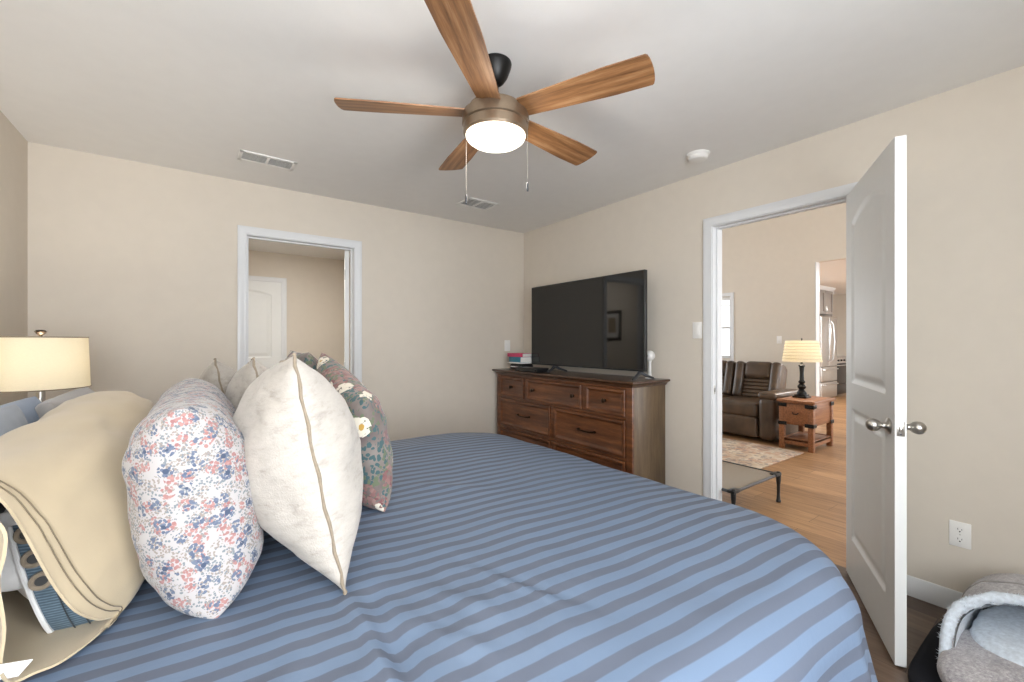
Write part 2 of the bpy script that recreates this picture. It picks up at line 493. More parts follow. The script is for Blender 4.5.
FX0 = XR + 0.05
b = MB(); b.box(XL - WT, FX0, -2.1, 6.7, -0.1, 0)
struct('floor', b, 'floor', 'dark brown plank floor of the bedroom and hall', 'floor', 0)
b = MB(); b.box(FX0, 13.0, -2.1, 6.7, -0.1, 0)
struct('floor', b, 'floor_light', 'light oak plank floor of the living room and kitchen', 'floor', 0)
b = MB(); b.box(XL - WT, XR + 0.02, YN - WT, YB + 0.02, H, H + 0.1)
struct('ceiling', b, 'ceiling', 'flat white bedroom ceiling', 'ceiling', 0)
b = MB(); b.box(-0.25, 1.8, YB + WT, HY + WT, H, H + 0.1)
struct('ceiling', b, 'ceiling', 'ceiling of the small hall behind the doorway', 'ceiling', 0)
b = MB(); b.box(XR + WT, LRX + WT, -2.1, 6.3, LRZ, LRZ + 0.1)
struct('ceiling', b, 'ceiling', 'high living room ceiling', 'ceiling', 0)
b = MB(); b.box(LRX + WT, 13.0, -2.1, 3.74, H, H + 0.1).box(9.9, 13.0, 3.74, 4.4, H, H + 0.1)
struct('ceiling', b, 'ceiling', 'kitchen ceiling beyond the opening', 'ceiling', 0)

b = MB(); b.box(XR, XR + WT, YN - WT, DY0 - 0.018, 0, H).box(XR, XR + WT, DY1 + 0.018, YB + WT, 0, H).box(XR, XR + WT, DY0 - 0.018, DY1 + 0.018, DZ + 0.018, H)
b.box(XR + 0.02, XR + WT, -2.1, 6.3, H, LRZ).box(XR, XR + WT, YB + WT, 6.3, 0, H).box(XR, XR + WT, -2.1, YN - WT, 0, H)
struct('wall_right', b, 'wall', 'cream bedroom wall with the open doorway and dresser', 'wall', 0)
b = MB(); b.box(XL - WT, BX0 - 0.018, YB, YB + WT, 0, H).box(BX1 + 0.018, XR, YB, YB + WT, 0, H).box(BX0 - 0.018, BX1 + 0.018, YB, YB + WT, DZ + 0.018, H)
struct('wall_back', b, 'wall', 'cream back wall with doorway to the hall', 'wall', 0)
b = MB(); b.box(XL - WT, XL, YN - WT, YB + WT, 0, H)
struct('wall_left', b, 'wall', 'cream wall at the head of the bed', 'wall', 0)
# near wall with two window openings
wins = [(-0.73, 0.23), (0.27, 1.23)]; WZ0, WZ1 = 0.75, 2.15
b = MB(); xs = [XL - WT, -0.73, 0.23, 0.27, 1.23, XR]
b.box(xs[0], xs[-1], YN - WT, YN, 0, WZ0).box(xs[0], xs[-1], YN - WT, YN, WZ1, H)
for i in (0, 2, 4): b.box(xs[i], xs[i + 1], YN - WT, YN, WZ0, WZ1)
struct('wall_front', b, 'wall', 'cream bedroom wall with two windows behind the viewer', 'wall', 0)

def window(name, axis, a0, a1, z0, z1, p0, p1, label, blind=False, sign=1):
    """frame in a wall opening; axis 0: the wall is at x = p0..p1 and spans y"""
    def bx(mb, u0, u1, q0, q1, zz0, zz1, bev=0.003):
        if axis == 0: mb.box(q0, q1, u0, u1, zz0, zz1, bev)
        else: mb.box(u0, u1, q0, q1, zz0, zz1, bev)
    q0, q1 = p0 + (p1 - p0) * 0.55, p0 + (p1 - p0) * 0.95
    fr = MB(); t = 0.05
    bx(fr, a0, a1, q0, q1, z0, z0 + t); bx(fr, a0, a1, q0, q1, z1 - t, z1); bx(fr, a0, a0 + t, q0, q1, z0, z1); bx(fr, a1 - t, a1, q0, q1, z0, z1)
    zm = (z0 + z1) / 2; bx(fr, a0 + t, a1 - t, q0, q1, zm - 0.02, zm + 0.02)
    o = struct(name, fr, 'trim', label, 'window')
    g = MB(); qm = (q0 + q1) / 2; bx(g, a0 + t, a1 - t, qm - 0.002, qm + 0.002, z0 + t, z1 - t, 0)
    g.build('pane', 'glass', o)
    if blind:
        bl = MB(); s0 = p0 + (p1 - p0) * 0.2; s1 = p0 + (p1 - p0) * 0.42
        bx(bl, a0 + 0.01, a1 - 0.01, s0, s1, z1 - 0.05, z1 - 0.005)
        for k in range(7):
            zz = z1 - 0.06 - k * 0.011; bx(bl, a0 + 0.01, a1 - 0.01, s0, s1, zz - 0.003, zz, 0)
        bx(bl, a0 + 0.01, a1 - 0.01, s0, s1, z1 - 0.16, z1 - 0.142)
        bl.build('raised_blind', 'blind', o)
    return o
for i, (a, c) in enumerate(wins):
    window('window_%d' % (i + 1), 1, a, c, WZ0, WZ1, YN, YN - WT, ['bedroom window on the left behind the viewer', 'bedroom window on the right behind the viewer'][i])

# hall
b = MB(); b.box(-0.22, -0.1, YB + WT, HY + WT, 0, H)
struct('wall_hall_left', b, 'wall', 'hall wall seen only in the television reflection', 'wall', 0)
b = MB(); b.box(1.68, 1.8, YB + WT, HY + WT, 0, H)
struct('wall_hall_right', b, 'wall', 'right wall of the small hall', 'wall', 0)
HD0, HD1 = 0.10, 0.862
b = MB(); b.box(-0.1, HD0 - 0.018, HY, HY + WT, 0, H).box(HD1 + 0.018, 1.68, HY, HY + WT, 0, H).box(HD0 - 0.018, HD1 + 0.018, HY, HY + WT, DZ + 0.018, H)
b.box(HD0 - 0.1, HD1 + 0.1, HY + WT, HY + WT + 0.02, 0, H)
struct('wall_hall_far', b, 'wall', 'cream hall wall around the closed white door', 'wall', 0)

# living room and kitchen
LW0, LW1 = 3.80, 5.35; KO = 2.54
b = MB(); b.box(LRX, LRX + WT, KO, LW0, 0, LRZ).box(LRX, LRX + WT, LW0, LW1, 0, 0.96).box(LRX, LRX + WT, LW0, LW1, 2.03, LRZ).box(LRX, LRX + WT, LW1, 6.3, 0, LRZ)
b.box(LRX, LRX + WT, -0.4, KO, H, LRZ).box(LRX, LRX + WT, -2.1, -0.4, 0, LRZ)
struct('wall_living_far', b, 'wall', 'pale living room wall behind the leather sofa', 'wall', 0)
window('window_3', 0, LW0, LW1, 0.96, 2.03, LRX, LRX + WT, 'bright living room window left of the leather sofa back', True)
b = MB(); b.box(XR + WT, LRX + WT, 6.2, 6.32, 0, 0.5).box(XR + WT, LRX + WT, 6.2, 6.32, 2.45, LRZ).box(XR + WT, 3.7, 6.2, 6.32, 0.5, 2.45).box(6.3, LRX + WT, 6.2, 6.32, 0.5, 2.45)
struct('wall_living_left', b, 'wall', 'living room wall with an added window opening, out of view', 'wall', 0)
b = MB(); b.box(XR + WT, 13, -2.12, -2.0, 0, 0.5).box(XR + WT, 13, -2.12, -2.0, 2.45, LRZ).box(XR + WT, 4.0, -2.12, -2.0, 0.5, 2.45).box(6.6, 13, -2.12, -2.0, 0.5, 2.45)
struct('wall_living_right', b, 'wall', 'living room wall with a wide window, out of view on the right', 'wall', 0)
window('window_4', 1, 3.7, 6.3, 0.5, 2.45, 6.2, 6.32, 'added wide living room window out of view on the left')  # unseen window put in to bring light into the living room
window('window_5', 1, 4.0, 6.6, 0.5, 2.45, -2.0, -2.12, 'wide living room window out of view on the right')
b = MB(); b.box(9.9, 13, 4.25, 4.4, 0, H).box(9.8, 9.9, 3.64, 4.4, 0, H).box(LRX + WT, 9.8, 3.64, 3.74, 0, H)
struct('wall_kitchen_left', b, 'tile', 'kitchen wall behind the refrigerator', 'wall', 0)
b = MB(); b.box(12.9, 13.0, -2.0, 4.25, 0, H)
struct('wall_kitchen_far', b, 'wall', 'far kitchen wall', 'wall', 0)
b = MB(); b.box(LRX - 0.004, LRX + WT + 0.004, KO - 0.012, KO, 0, H)
struct('trim_1', b, 'trim', 'white end of the living room wall at the kitchen opening', 'trim', 0)

# casings
PROF = [(0.0, 0.0), (0.0, 0.010), (0.006, 0.012), (0.012, 0.010), (0.020, 0.011), (0.036, 0.017), (0.050, 0.018), (0.057, 0.016), (0.057, 0.0)]
def casing(axis, a0, a1, z1, p, sgn, rv=0.005):
    """U-shaped moulding round an opening a0..a1 on the wall plane at p, proud towards sgn"""
    b = MB(); st = []
    for (wd, t) in PROF:
        wd += rv
        q = p + sgn * t
        st.append([(a0 - wd, q, 0.0), (a0 - wd, q, z1 + wd), (a1 + wd, q, z1 + wd), (a1 + wd, q, 0.0)])
    vs = []; n = len(PROF)
    for k in range(4):
        for i in range(n):
            a, q, z = st[i][k]; vs.append((q, a, z) if axis == 0 else (a, q, z))
    fs = [tuple(range(n)), tuple(range(3 * n, 4 * n))]
    for k in range(3):
        for i in range(n):
            j = (i + 1) % n; fs.append((k * n + i, k * n + j, (k + 1) * n + j, (k + 1) * n + i))
    return b.add(vs, fs)
def jamb(axis, a0, a1, z1, p0, p1, stop=None):
    b = MB(); t = 0.018
    def bx(u0, u1, z0, zz, q0=p0, q1=p1):
        q0, q1 = min(q0, q1), max(q0, q1)
        if axis == 0: b.box(q0, q1, u0, u1, z0, zz, 0.001, 1)
        else: b.box(u0, u1, q0, q1, z0, zz, 0.001, 1)
    bx(a0 - t, a0, 0, z1 + t); bx(a1, a1 + t, 0, z1 + t); bx(a0, a1, z1, z1 + t)
    if stop:
        s0, s1 = stop; k = 0.011
        bx(a0, a0 + k, 0, z1, s0, s1); bx(a1 - k, a1, 0, z1, s0, s1); bx(a0 + k, a1 - k, z1 - k, z1, s0, s1)
    return b
o = struct('trim_2', jamb(0, DY0, DY1, DZ, XR, XR + WT, (XR + 0.04, XR + 0.075)), 'trim', 'white jamb lining the doorway to the living room', 'door frame')
b = MB(); b.box(XR + 0.012, XR + 0.032, DY1 - 0.0015, DY1 + 0.002, 0.89, 0.95, 0.001); b.build('strike_plate', 'nickel', o)
b = MB(); b.box(XR + 0.017, XR + 0.027, DY1 - 0.002, DY1 - 0.001, 0.905, 0.935); b.build('strike_hole', 'slot', o)
struct('trim_3', casing(0, DY0, DY1, DZ, XR, -1), 'trim', 'white moulded casing around the living room doorway', 'door casing')
struct('trim_4', casing(0, DY0, DY1, DZ, XR + WT, 1), 'trim', 'white casing on the living room side of the doorway', 'door casing')
struct('trim_5', jamb(1, BX0, BX1, DZ, YB, YB + WT, (YB + 0.045, YB + 0.08)), 'trim', 'white jamb lining the doorway in the back wall', 'door frame')
struct('trim_6', casing(1, BX0, BX1, DZ, YB, -1), 'trim', 'white moulded casing around the back wall doorway', 'door casing')
struct('trim_7', casing(1, BX0, BX1, DZ, YB + WT, 1), 'trim', 'white casing on the hall side of the back doorway', 'door casing')
struct('trim_8', jamb(1, HD0, HD1, DZ, HY, HY + WT, (HY + 0.04, HY + 0.08)), 'trim', 'white jamb of the closed hall door', 'door frame')
struct('trim_9', casing(1, HD0, HD1, DZ, HY, -1), 'trim', 'white casing around the closed hall door', 'door casing')
struct('trim_10', casing(0, LW0, LW1, 2.03, LRX, -1), 'trim', 'white casing around the living room window', 'window casing')

BP = [(0, 0), (0.014, 0), (0.014, 0.06), (0.011, 0.066), (0.011, 0.074), (0.008, 0.08), (0.008, 0.088), (0.004, 0.095), (0, 0.095)]
def base(name, axis, p, sgn, segs, label):
    b = MB()
    for (a, c) in segs:
        b.prism([(p + sgn * t, z) for t, z in BP], 1 if axis == 0 else 0, a, c)
    struct(name, b, 'trim', label, 'baseboard')
cw = 0.063
base('baseboard_right', 0, XR, -1, [(YN, DY0 - cw), (DY1 + cw, YB)], 'white baseboard along the wall with the doorway')
base('baseboard_back', 1, YB, -1, [(XL, BX0 - cw), (BX1 + cw, XR)], 'white baseboard along the back wall')
base('baseboard_left', 0, XL, 1, [(YN, YB)], 'white baseboard behind the bed head')
base('baseboard_front', 1, YN, 1, [(XL, XR)], 'white baseboard below the bedroom windows')
base('baseboard_living', 0, LRX, -1, [(KO, 6.2)], 'white baseboard behind the leather sofa')
base('baseboard_hall', 1, HY, -1, [(-0.1, HD0 - cw), (HD1 + cw, 1.68)], 'white baseboard in the hall')

# ------------------------------------------------------------------ two-panel arch-top doors
def door_mesh(wd, ht=2.03, th=0.035, step=0.009):
    """leaf in x 0..wd (hinge at 0), y 0..th, z 0..ht; faces at y=0 and y=th"""
    x0, x1 = 0.112, wd - 0.112
    def prof(d):
        if d <= 0: return 0
        if d < 0.016: return 0.009 * (d / 0.016) ** 0.7
        if d < 0.030: return 0.009
        if d < 0.055: return 0.009 - 0.007 * (d - 0.030) / 0.025
        return 0.002
    def depth(x, z):
        u = (x - (x0 + x1) / 2) / ((x1 - x0) / 2)
        zt = 1.855 + 0.055 * (1 - u * u) if abs(u) < 1 else 1.855
        d = max(min(x - x0, x1 - x, z - 1.03, zt - z), min(x - x0, x1 - x, z - 0.22, 0.895 - z))
        return prof(d)
    nx = int(wd / step); nz = int(ht / step)
    us = [wd * i / nx for i in range(nx + 1)]; zs = [ht * j / nz for j in range(nz + 1)]
    b = MB()
    b.grid(lambda x, z: (x, depth(x, z), z), us, zs)
    b.grid(lambda x, z: (x, th - depth(x, z), z), us, zs, True)
    b.grid(lambda x, y: (x, y, 0), us, [0, th]); b.grid(lambda x, y: (x, y, ht), us, [0, th], True)
    b.grid(lambda z, y: (0, y, z), zs, [0, th]); b.grid(lambda z, y: (wd, y, z), zs, [0, th], True)
    return b
def knob(parent, x, y, z, sgn):
    mt = Matrix.Translation((x, y, z)) @ Matrix.Rotation(-sgn * pi / 2, 4, 'X')
    b = MB().lathe([(0.0, 0), (0.031, 0), (0.032, 0.004), (0.026, 0.009), (0.014, 0.012), (0.012, 0.018), (0.0115, 0.026), (0.016, 0.031), (0.022, 0.038), (0.0255, 0.048), (0.025, 0.058), (0.020, 0.068), (0.011, 0.074), (0.0, 0.0755)], n=28, mat=mt, caps=False)
    return b.build('door_knob', 'nickel', parent, 60)
def hinges(parent, y):
    for z in (0.22, 1.02, 1.82):
        b = MB().tube([(0.0, y, z - 0.045), (0.0, y, z + 0.045)], 0.006, 10); b.box(0.0, 0.03, y - 0.001, y + 0.001, z - 0.044, z + 0.044)
        b.build('hinge', 'nickel', parent)
DW = 0.764
dm = door_mesh(DW)
# door_1: open bedroom door, hinged on the near jamb of the right-wall doorway, swung into the room
d1 = tag(dm.build('door_1', 'door', smooth=25), 'white two-panel door standing open into the bedroom', 'door', kind='structure')
a = R(90 + 117.5)
d1.location = (XR - 0.004, DY0 + 0.016, 0.010); d1.rotation_euler = (0, 0, a)
# leaf local +y after rotation: (-sin a, cos a)
knob(d1, DW - 0.062, 0.0, 0.908, -1); knob(d1, DW - 0.062, 0.035, 0.908, 1)
b = MB().box(DW - 0.0005, DW + 0.001, 0.0055, 0.0295, 0.88, 0.936, 0.0005); lp = b.build('latch_plate', 'nickel', d1)
b = MB().box(DW, DW + 0.009, 0.012, 0.023, 0.898, 0.918, 0.003); b.build('latch_bolt', 'nickel', lp)
for zz in (0.887, 0.929):
    b = MB().lathe([(0.0, 0.0012), (0.003, 0.0012), (0.003, 0.0018), (0, 0.002)], n=10, mat=Matrix.Translation((DW, 0.0175, zz)) @ Matrix.Rotation(pi / 2, 4, 'Y'), caps=False)
    b.build('screw', 'grayplastic', lp)
hinges(d1, 0.037)
# door_2: hall-side leaf of the back doorway, folded back past square
d2 = tag(bpy.data.objects.new('door_2', d1.data), 'white door of the back doorway seen edge-on', 'door', kind='structure'); C.objects.link(d2)
d2.location = (BX1 - 0.004, YB + WT + 0.006, 0.01); d2.rotation_euler = (0, 0, R(90 - 14.2))
knob(d2, DW - 0.062, 0.0, 0.908, -1); knob(d2, DW - 0.062, 0.035, 0.908, 1); hinges(d2, 0.037)
# door_3: closed hall door
d3 = tag(bpy.data.objects.new('door_3', d1.data), 'closed white arched-panel door at the end of the hall', 'door', kind='structure'); C.objects.link(d3)
d3.location = (HD0 - 0.001, HY + 0.003, 0.01)
knob(d3, 0.062, 0.0, 0.908, -1)

# ------------------------------------------------------------------ ceiling fan
FX, FY = 1.008, 1.517
fan = thing('ceiling_fan', 'ceiling fan with five walnut wood blades and a lit frosted bowl', 'ceiling fan', (FX, FY, H))
MB().lathe([(0, 0), (0.066, 0), (0.068, -0.006), (0.066, -0.016), (0.062, -0.03), (0.05, -0.06), (0.034, -0.083), (0.024, -0.09), (0, -0.091)], n=40, caps=False).build('canopy', 'black_metal', fan, 50)
MB().lathe([(0, -0.06), (0.0125, -0.06), (0.0125, -0.19), (0, -0.19)], n=16, caps=False).build('downrod', 'black_metal', fan)
MB().lathe([(0, -0.165), (0.03, -0.165), (0.05, -0.172), (0.09, -0.178), (0.112, -0.190), (0.118, -0.206), (0.118, -0.214), (0.139, -0.222), (0.141, -0.23), (0.141, -0.262), (0.134, -0.267), (0.136, -0.27), (0.136, -0.300), (0.130, -0.309), (0, -0.309)], n=56, caps=False).build('motor_housing', 'bronze', fan, 30)
MB().lathe([(0, -0.303), (0.126, -0.303), (0.1265, -0.312), (0.121, -0.322), (0.106, -0.333), (0.08, -0.343), (0.04, -0.349), (0, -0.350)], n=48, caps=False).build('light_bowl', 'bowl', fan, 60)
def blade_mesh():
    b = MB(); n = 26; prof = []
    L0, L1 = 0.125, 0.630
    us = [i / n for i in range(n + 1)]
    def edge(u):
        x = L0 + (L1 - L0) * u
        wd = 0.050 + 0.020 * min(1, u * 1.4)
        return x, wd
    top = []; bot = []
    for u in us:
        x, wd = edge(u); top.append((x, wd)); bot.append((x, -wd))
    # rounded, slightly slanted tip
    tip = []
    for k in range(1, 8):
        t = k / 8; an = pi / 2 - pi * t
        tip.append((L1 + 0.016 * cos(an) * (1 + 0.0), 0.070 * sin(an) * (1 if abs(sin(an)) > 1 else 1)))
    poly = bot + [(p[0], p[1]) for p in reversed(tip)] + list(reversed(top))
    m = len(poly); th = 0.006; pit = R(-12)
    def P(p, z):
        return (p[0], p[1] * cos(pit) - z * sin(pit), p[1] * sin(pit) + z * cos(pit) - 0.218)
    vs = [P(p, -th / 2) for p in poly] + [P(p, th / 2) for p in poly]
    fs = [tuple(range(m))[::-1], tuple(range(m, 2 * m))] + [(i, (i + 1) % m, m + (i + 1) % m, m + i) for i in range(m)]
    return b.add(vs, fs)
bl = blade_mesh().build('blade', 'blade', fan)
br = MB().box(0.10, 0.19, -0.022, 0.022, -0.214, -0.210, 0.002).build('blade_bracket', 'bronze', bl)
for k in range(5):
    o = bl if k == 0 else bl.copy()
    if k:
        C.objects.link(o); c2 = br.copy(); C.objects.link(c2); c2.parent = o
    o.rotation_euler = (0, 0, R(7.7 + 72 * k))
def chain(x, y, z0, z1, mat, fobm, rr):
    b = MB(); n = int((z0 - z1) / 0.0085)
    for i in range(n):
        b.ellip((x, y, z0 - i * 0.0085), (0.0011, 0.0011, 0.0032), 1, 6, 4)
    c = b.build('pull_chain', mat, fan)
    MB().lathe([(0, z1 + 0.004), (0.003, z1 + 0.002), (0.0045, z1 - 0.006), (0.0055, z1 - 0.026), (0.004, z1 - 0.036), (0, z1 - 0.038)], x, y, 12, caps=False).build('chain_fob', fobm, c, 60)
# chain positions worked out on the housing rim
chain(-0.1255, 0.030, -0.30, -0.575, 'nickel', 'grayplastic', 0.0022)
chain(0.076, -0.122, -0.262, -0.525, 'nickel', 'grayplastic', 0.0022)
l = bpy.data.lights.new('fan_bulb', 'POINT'); l.shadow_soft_size = 0.09; l.energy = 6; l.color = (1.0, 0.94, 0.86)
o = bpy.data.objects.new('fan_bulb', l); C.objects.link(o); o.location = (FX, FY, H - 0.45)
l = bpy.data.lights.new('fan_bulb_down', 'AREA'); l.shape = 'DISK'; l.size = 0.22; l.energy = 2.5; l.color = (1.0, 0.94, 0.86)
o = bpy.data.objects.new('fan_bulb_down', l); C.objects.link(o); o.location = (FX, FY, H - 0.36)

# ------------------------------------------------------------------ ceiling vents, smoke detector, plates
def vent(name, label, x, y, rz, L, W, cells):
    t = thing(name, label, 'air vent', (x, y, H), rz, 'ceiling air vents')
    b = MB(); f = 0.02
    b.box(-L / 2, L / 2, -W / 2, -W / 2 + f, -0.008, 0, 0.002).box(-L / 2, L / 2, W / 2 - f, W / 2, -0.008, 0, 0.002)
    b.box(-L / 2, -L / 2 + f, -W / 2, W / 2, -0.008, 0, 0.002).box(L / 2 - f, L / 2, -W / 2, W / 2, -0.008, 0, 0.002)
    for c in range(1, cells):
        xx = -L / 2 + L * c / cells; b.box(xx - 0.008, xx + 0.008, -W / 2 + f, W / 2 - f, -0.008, 0, 0.001)
    b.build('vent_frame', 'plate', t)
    MB().box(-L / 2 + f, L / 2 - f, -W / 2 + f, W / 2 - f, -0.0012, 0.0).build('duct_opening', 'vent_dark', t)
    s = MB(); n = 6
    for i in range(n):
        yy = -W / 2 + f + (W - 2 * f) * (i + 0.5) / n
        mt = Matrix.Translation((0, yy, -0.006)) @ Matrix.Rotation(R(38), 4, 'X')
        s.box(-L / 2 + f, L / 2 - f, -0.006, 0.006, -0.0006, 0.0006, mat=mt)
    s.build('louvre', 'plate', t)
    return t
vent('air_vent', 'white two-section ceiling vent near the back wall, left of the fan', 0.345, 3.19, R(2), 0.32, 0.16, 2)
vent('air_vent', 'small white ceiling vent near the far corner, behind the fan', 1.91, 3.15, R(2), 0.30, 0.21, 2)
t = thing('smoke_detector', 'round white smoke detector on the ceiling by the right wall', 'smoke detector', (2.53, 1.51, H))
MB().lathe([(0, 0), (0.068, 0), (0.069, -0.004), (0.066, -0.010), (0.062, -0.011), (0, -0.011)], n=40, caps=False).build('mounting_ring', 'plate', t)
MB().lathe([(0, -0.008), (0.060, -0.008), (0.061, -0.013), (0.058, -0.016), (0.058, -0.028), (0.05, -0.036), (0.03, -0.039), (0, -0.040)], n=40, caps=False).build('sensor_cover', 'plate', t)

def wallplate(name, label, cat, loc, rz, kind='outlet', grp=None):
    """plate faces local -y"""
    t = thing(name, label, cat, loc, rz, grp)
    MB().box(-0.036, 0.036, -0.006, 0, -0.058, 0.058, 0.003).build('cover_plate', 'plate', t)
    if kind == 'outlet':
        for zz in (-0.0225, 0.0225):
            r = MB().lathe([(0, 0), (0.0155, 0), (0.0165, 0.001), (0.0165, 0.002), (0, 0.0022)], n=28, mat=Matrix.Translation((0, -0.0058, zz)) @ Matrix.Rotation(pi / 2, 4, 'X'), caps=False).build('receptacle', 'plate', t)
            s = MB().box(-0.0075, -0.0055, -0.0084, -0.0078, zz - 0.001, zz + 0.007).box(0.0055, 0.0075, -0.0084, -0.0078, zz - 0.001, zz + 0.006)
            s.lathe([(0, 0), (0.003, 0), (0.003, 0.0006), (0, 0.0006)], n=12, mat=Matrix.Translation((0, -0.0078, zz - 0.008)) @ Matrix.Rotation(pi / 2, 4, 'X'), caps=False)
            s.build('slots', 'slot', r)
        MB().lathe([(0, 0), (0.003, 0), (0.0025, 0.0015), (0, 0.002)], n=12, mat=Matrix.Translation((0, -0.0058, 0)) @ Matrix.Rotation(pi / 2, 4, 'X'), caps=False).build('screw', 'nickel', t)
    elif kind == 'switch':
        MB().box(-0.0165, 0.0165, -0.009, -0.005, -0.033, 0.033, 0.002).build('rocker', 'plate', t)
    return t
wallplate('wall_outlet', 'white duplex outlet low on the wall behind the open door', 'outlet', (XR, 0.402, 0.362), R(-90))
wallplate('light_switch', 'white light switch between the dresser and the doorway', 'light switch', (XR, 1.70, 1.332), R(-90), 'switch')
wallplate('light_switch', 'white light switch on the living room wall above the sofa arm', 'light switch', (LRX, 3.03, 1.28), R(-90), 'switch')
wallplate('wall_outlet', 'white outlet seen beneath the wooden end table', 'outlet', (LRX, 2.80, 0.32), R(-90))
wallplate('cable_wall_plate', 'pale wall plate on the back wall above the books', 'wall plate', (2.62, YB, 1.21), 0, 'blank')

# picture in the hall, seen in the television's reflection
t = thing('framed_picture', 'small dark-framed picture on the hall wall, mirrored in the television', 'picture', (-0.1, 4.62, 1.51), R(90))
b = MB()
for (x0, x1, z0, z1) in ((-0.18, 0.18, 0.19, 0.23), (-0.18, 0.18, -0.23, -0.19), (-0.18, -0.14, -0.19, 0.19), (0.14, 0.18, -0.19, 0.19)): b.box(x0, x1, -0.022, 0, z0, z1, 0.004)
b.build('frame', 'frame_dark', t)
MB().box(-0.14, 0.14, -0.008, -0.002, -0.19, 0.19).build('mat_board', 'paper', t)
MB().box(-0.08, 0.08, -0.0095, -0.007, -0.12, 0.12).build('print', 'picture', t)

# ------------------------------------------------------------------ bed
BZ = 0.71; BX_FOOT = 1.17; BY_N, BY_F = 0.72, 2.05; CR = 0.14; R0 = 0.25
bed = thing('bed', 'wide bed with headboard against the left wall under the blue striped comforter', 'bed', (0.3, 1.365, 0))
ox, oy = -0.3, -1.365
MB().box(-0.72 + ox, 1.24 + ox, 0.52 + oy, 2.26 + oy, 0.12, 0.36, 0.02).build('box_spring', 'mattress', bed)
MB().box(-0.73 + ox, 1.27 + ox, 0.50 + oy, 2.28 + oy, 0.36, 0.665, 0.08, 5).build('mattress', 'mattress', bed)
b = MB().box(-0.80 + ox, -0.74 + ox, 0.40 + oy, 2.34 + oy, 0.0, 0.88, 0.01)
for k in range(3):
    y0 = 0.47 + k * 0.62; b.box(-0.742 + ox, -0.728 + ox, y0 + oy, y0 + 0.56 + oy, 0.5, 0.82, 0.006)
b.build('headboard', 'dresser', bed)
for lx in (-0.66, 1.2):
    for ly in (0.5, 2.23):
        MB().box(lx - 0.03 + ox, lx + 0.03 + ox, ly - 0.03 + oy, ly + 0.03 + oy, 0, 0.12, 0.004).build('leg', 'black_metal', bed)

def seg_d(px, py, a, c):
    vx, vy = c[0] - a[0], c[1] - a[1]; L2 = vx * vx + vy * vy
    t = max(0, min(1, ((px - a[0]) * vx + (py - a[1]) * vy) / L2))
    return math.hypot(px - a[0] - t * vx, py - a[1] - t * vy), t
CREASES = [((0.25, 0.92), (0.235, 0.55), 0.013, 0.016), ((0.285, 0.90), (0.275, 0.6), -0.010, 0.02), ((0.51, 0.89), (0.60, 0.66), 0.008, 0.012), ((0.52, 0.86), (0.63, 0.64), -0.005, 0.014),
           ((0.12, 0.80), (0.02, 0.62), 0.008, 0.03), ((0.32, 0.78), (0.40, 0.62), 0.006, 0.018), ((0.40, 0.86), (0.47, 0.70), 0.005, 0.016), ((0.66, 1.5), (0.80, 1.38), 0.004, 0.02)]
def comf(u, v):
    """u runs head to foot, v across; returns the draped position"""
    dx = max(0.0, u - BX_FOOT); dy = 0.0; sy = 1
    if v < BY_N: dy = BY_N - v; sy = -1
    elif v > BY_F: dy = v - BY_F
    hyp = math.hypot(dx, dy); d = hyp - R0
    x = min(u, BX_FOOT); y = min(max(v, BY_N), BY_F); z = BZ
    nz = noise.noise(Vector((u * 3, v * 3, 0.3))) * 0.006 + noise.noise(Vector((u * 9, v * 7, 4.3))) * 0.0035
    # puckers close to the pillows
    pk = max(0, 1 - abs(u - 0.3) / 0.5) * max(0, 1 - abs(v - 0.75) / 0.4)
    nz += pk * (0.007 * noise.noise(Vector((u * 14, v * 9, 9.3))) + 0.005 * noise.noise(Vector((u * 30, v * 12, 2.3))))
    for (a, c, amp, wd) in CREASES:
        q, t = seg_d(u, v, a, c)
        if q < wd * 3: nz += amp * math.exp(-(q / wd) ** 2) * sin(pi * (0.12 + 0.76 * t))
    crown = 0.014 * (1 - min(1, max(0, (d + R0) / 0.45 if d > -R0 else 0)) ** 2) - 0.006
    if d <= 0:
        k = (R0 + d) / R0
        if hyp < 1e-9: return (u if u < BX_FOOT else x, v, z + nz + 0.008)
        return (x + dx, y + sy * dy, z + nz + 0.008 - 0.014 * k * k)
    ux, uy = dx / hyp, sy * dy / hyp
    arc = CR * pi / 2
    if d < arc:
        t = d / CR; out = CR * sin(t); drop = CR * (1 - cos(t))
    else:
        e = d - arc; out = CR + 0.22 * e; drop = CR + e
    corner = 2 * min(dx, dy) / (hyp + 1e-6)
    ang = atan2(dy, dx)
    e = max(0, d - arc * 0.45)
    out += (0.010 * sin((x + y) * 17 + ux * 2 + 3 * corner) + 0.016 * corner * sin(ang * 17)) * min(1, e / 0.25)
    out += nz * 0.8 * min(1, d / CR)
    z += nz * max(0, 1 - d / CR) - 0.006 - drop
    return (x + ux * (R0 + out), y + uy * (R0 + out), z)
b = MB()
us = [-0.70 + i * 0.0125 for i in range(int((BX_FOOT + R0 + 0.56 + 0.70) / 0.0125) + 1)]
vs = [BY_N - R0 - 0.56 + j * 0.0125 for j in range(int((BY_F - BY_N + 2 * R0 + 1.12) / 0.0125) + 1)]
def in_cut(u, v):
    dx = max(0, u - BX_FOOT); dy = max(0, BY_N - v, v - BY_F); return math.hypot(dx, dy) > R0 + 0.565
n = len(vs)
me = bpy.data.meshes.new('comforter'); bm = bmesh.new()
vv = [bm.verts.new(comf(u, v)) for u in us for v in vs]
uvl = bm.loops.layers.uv.new('cloth')
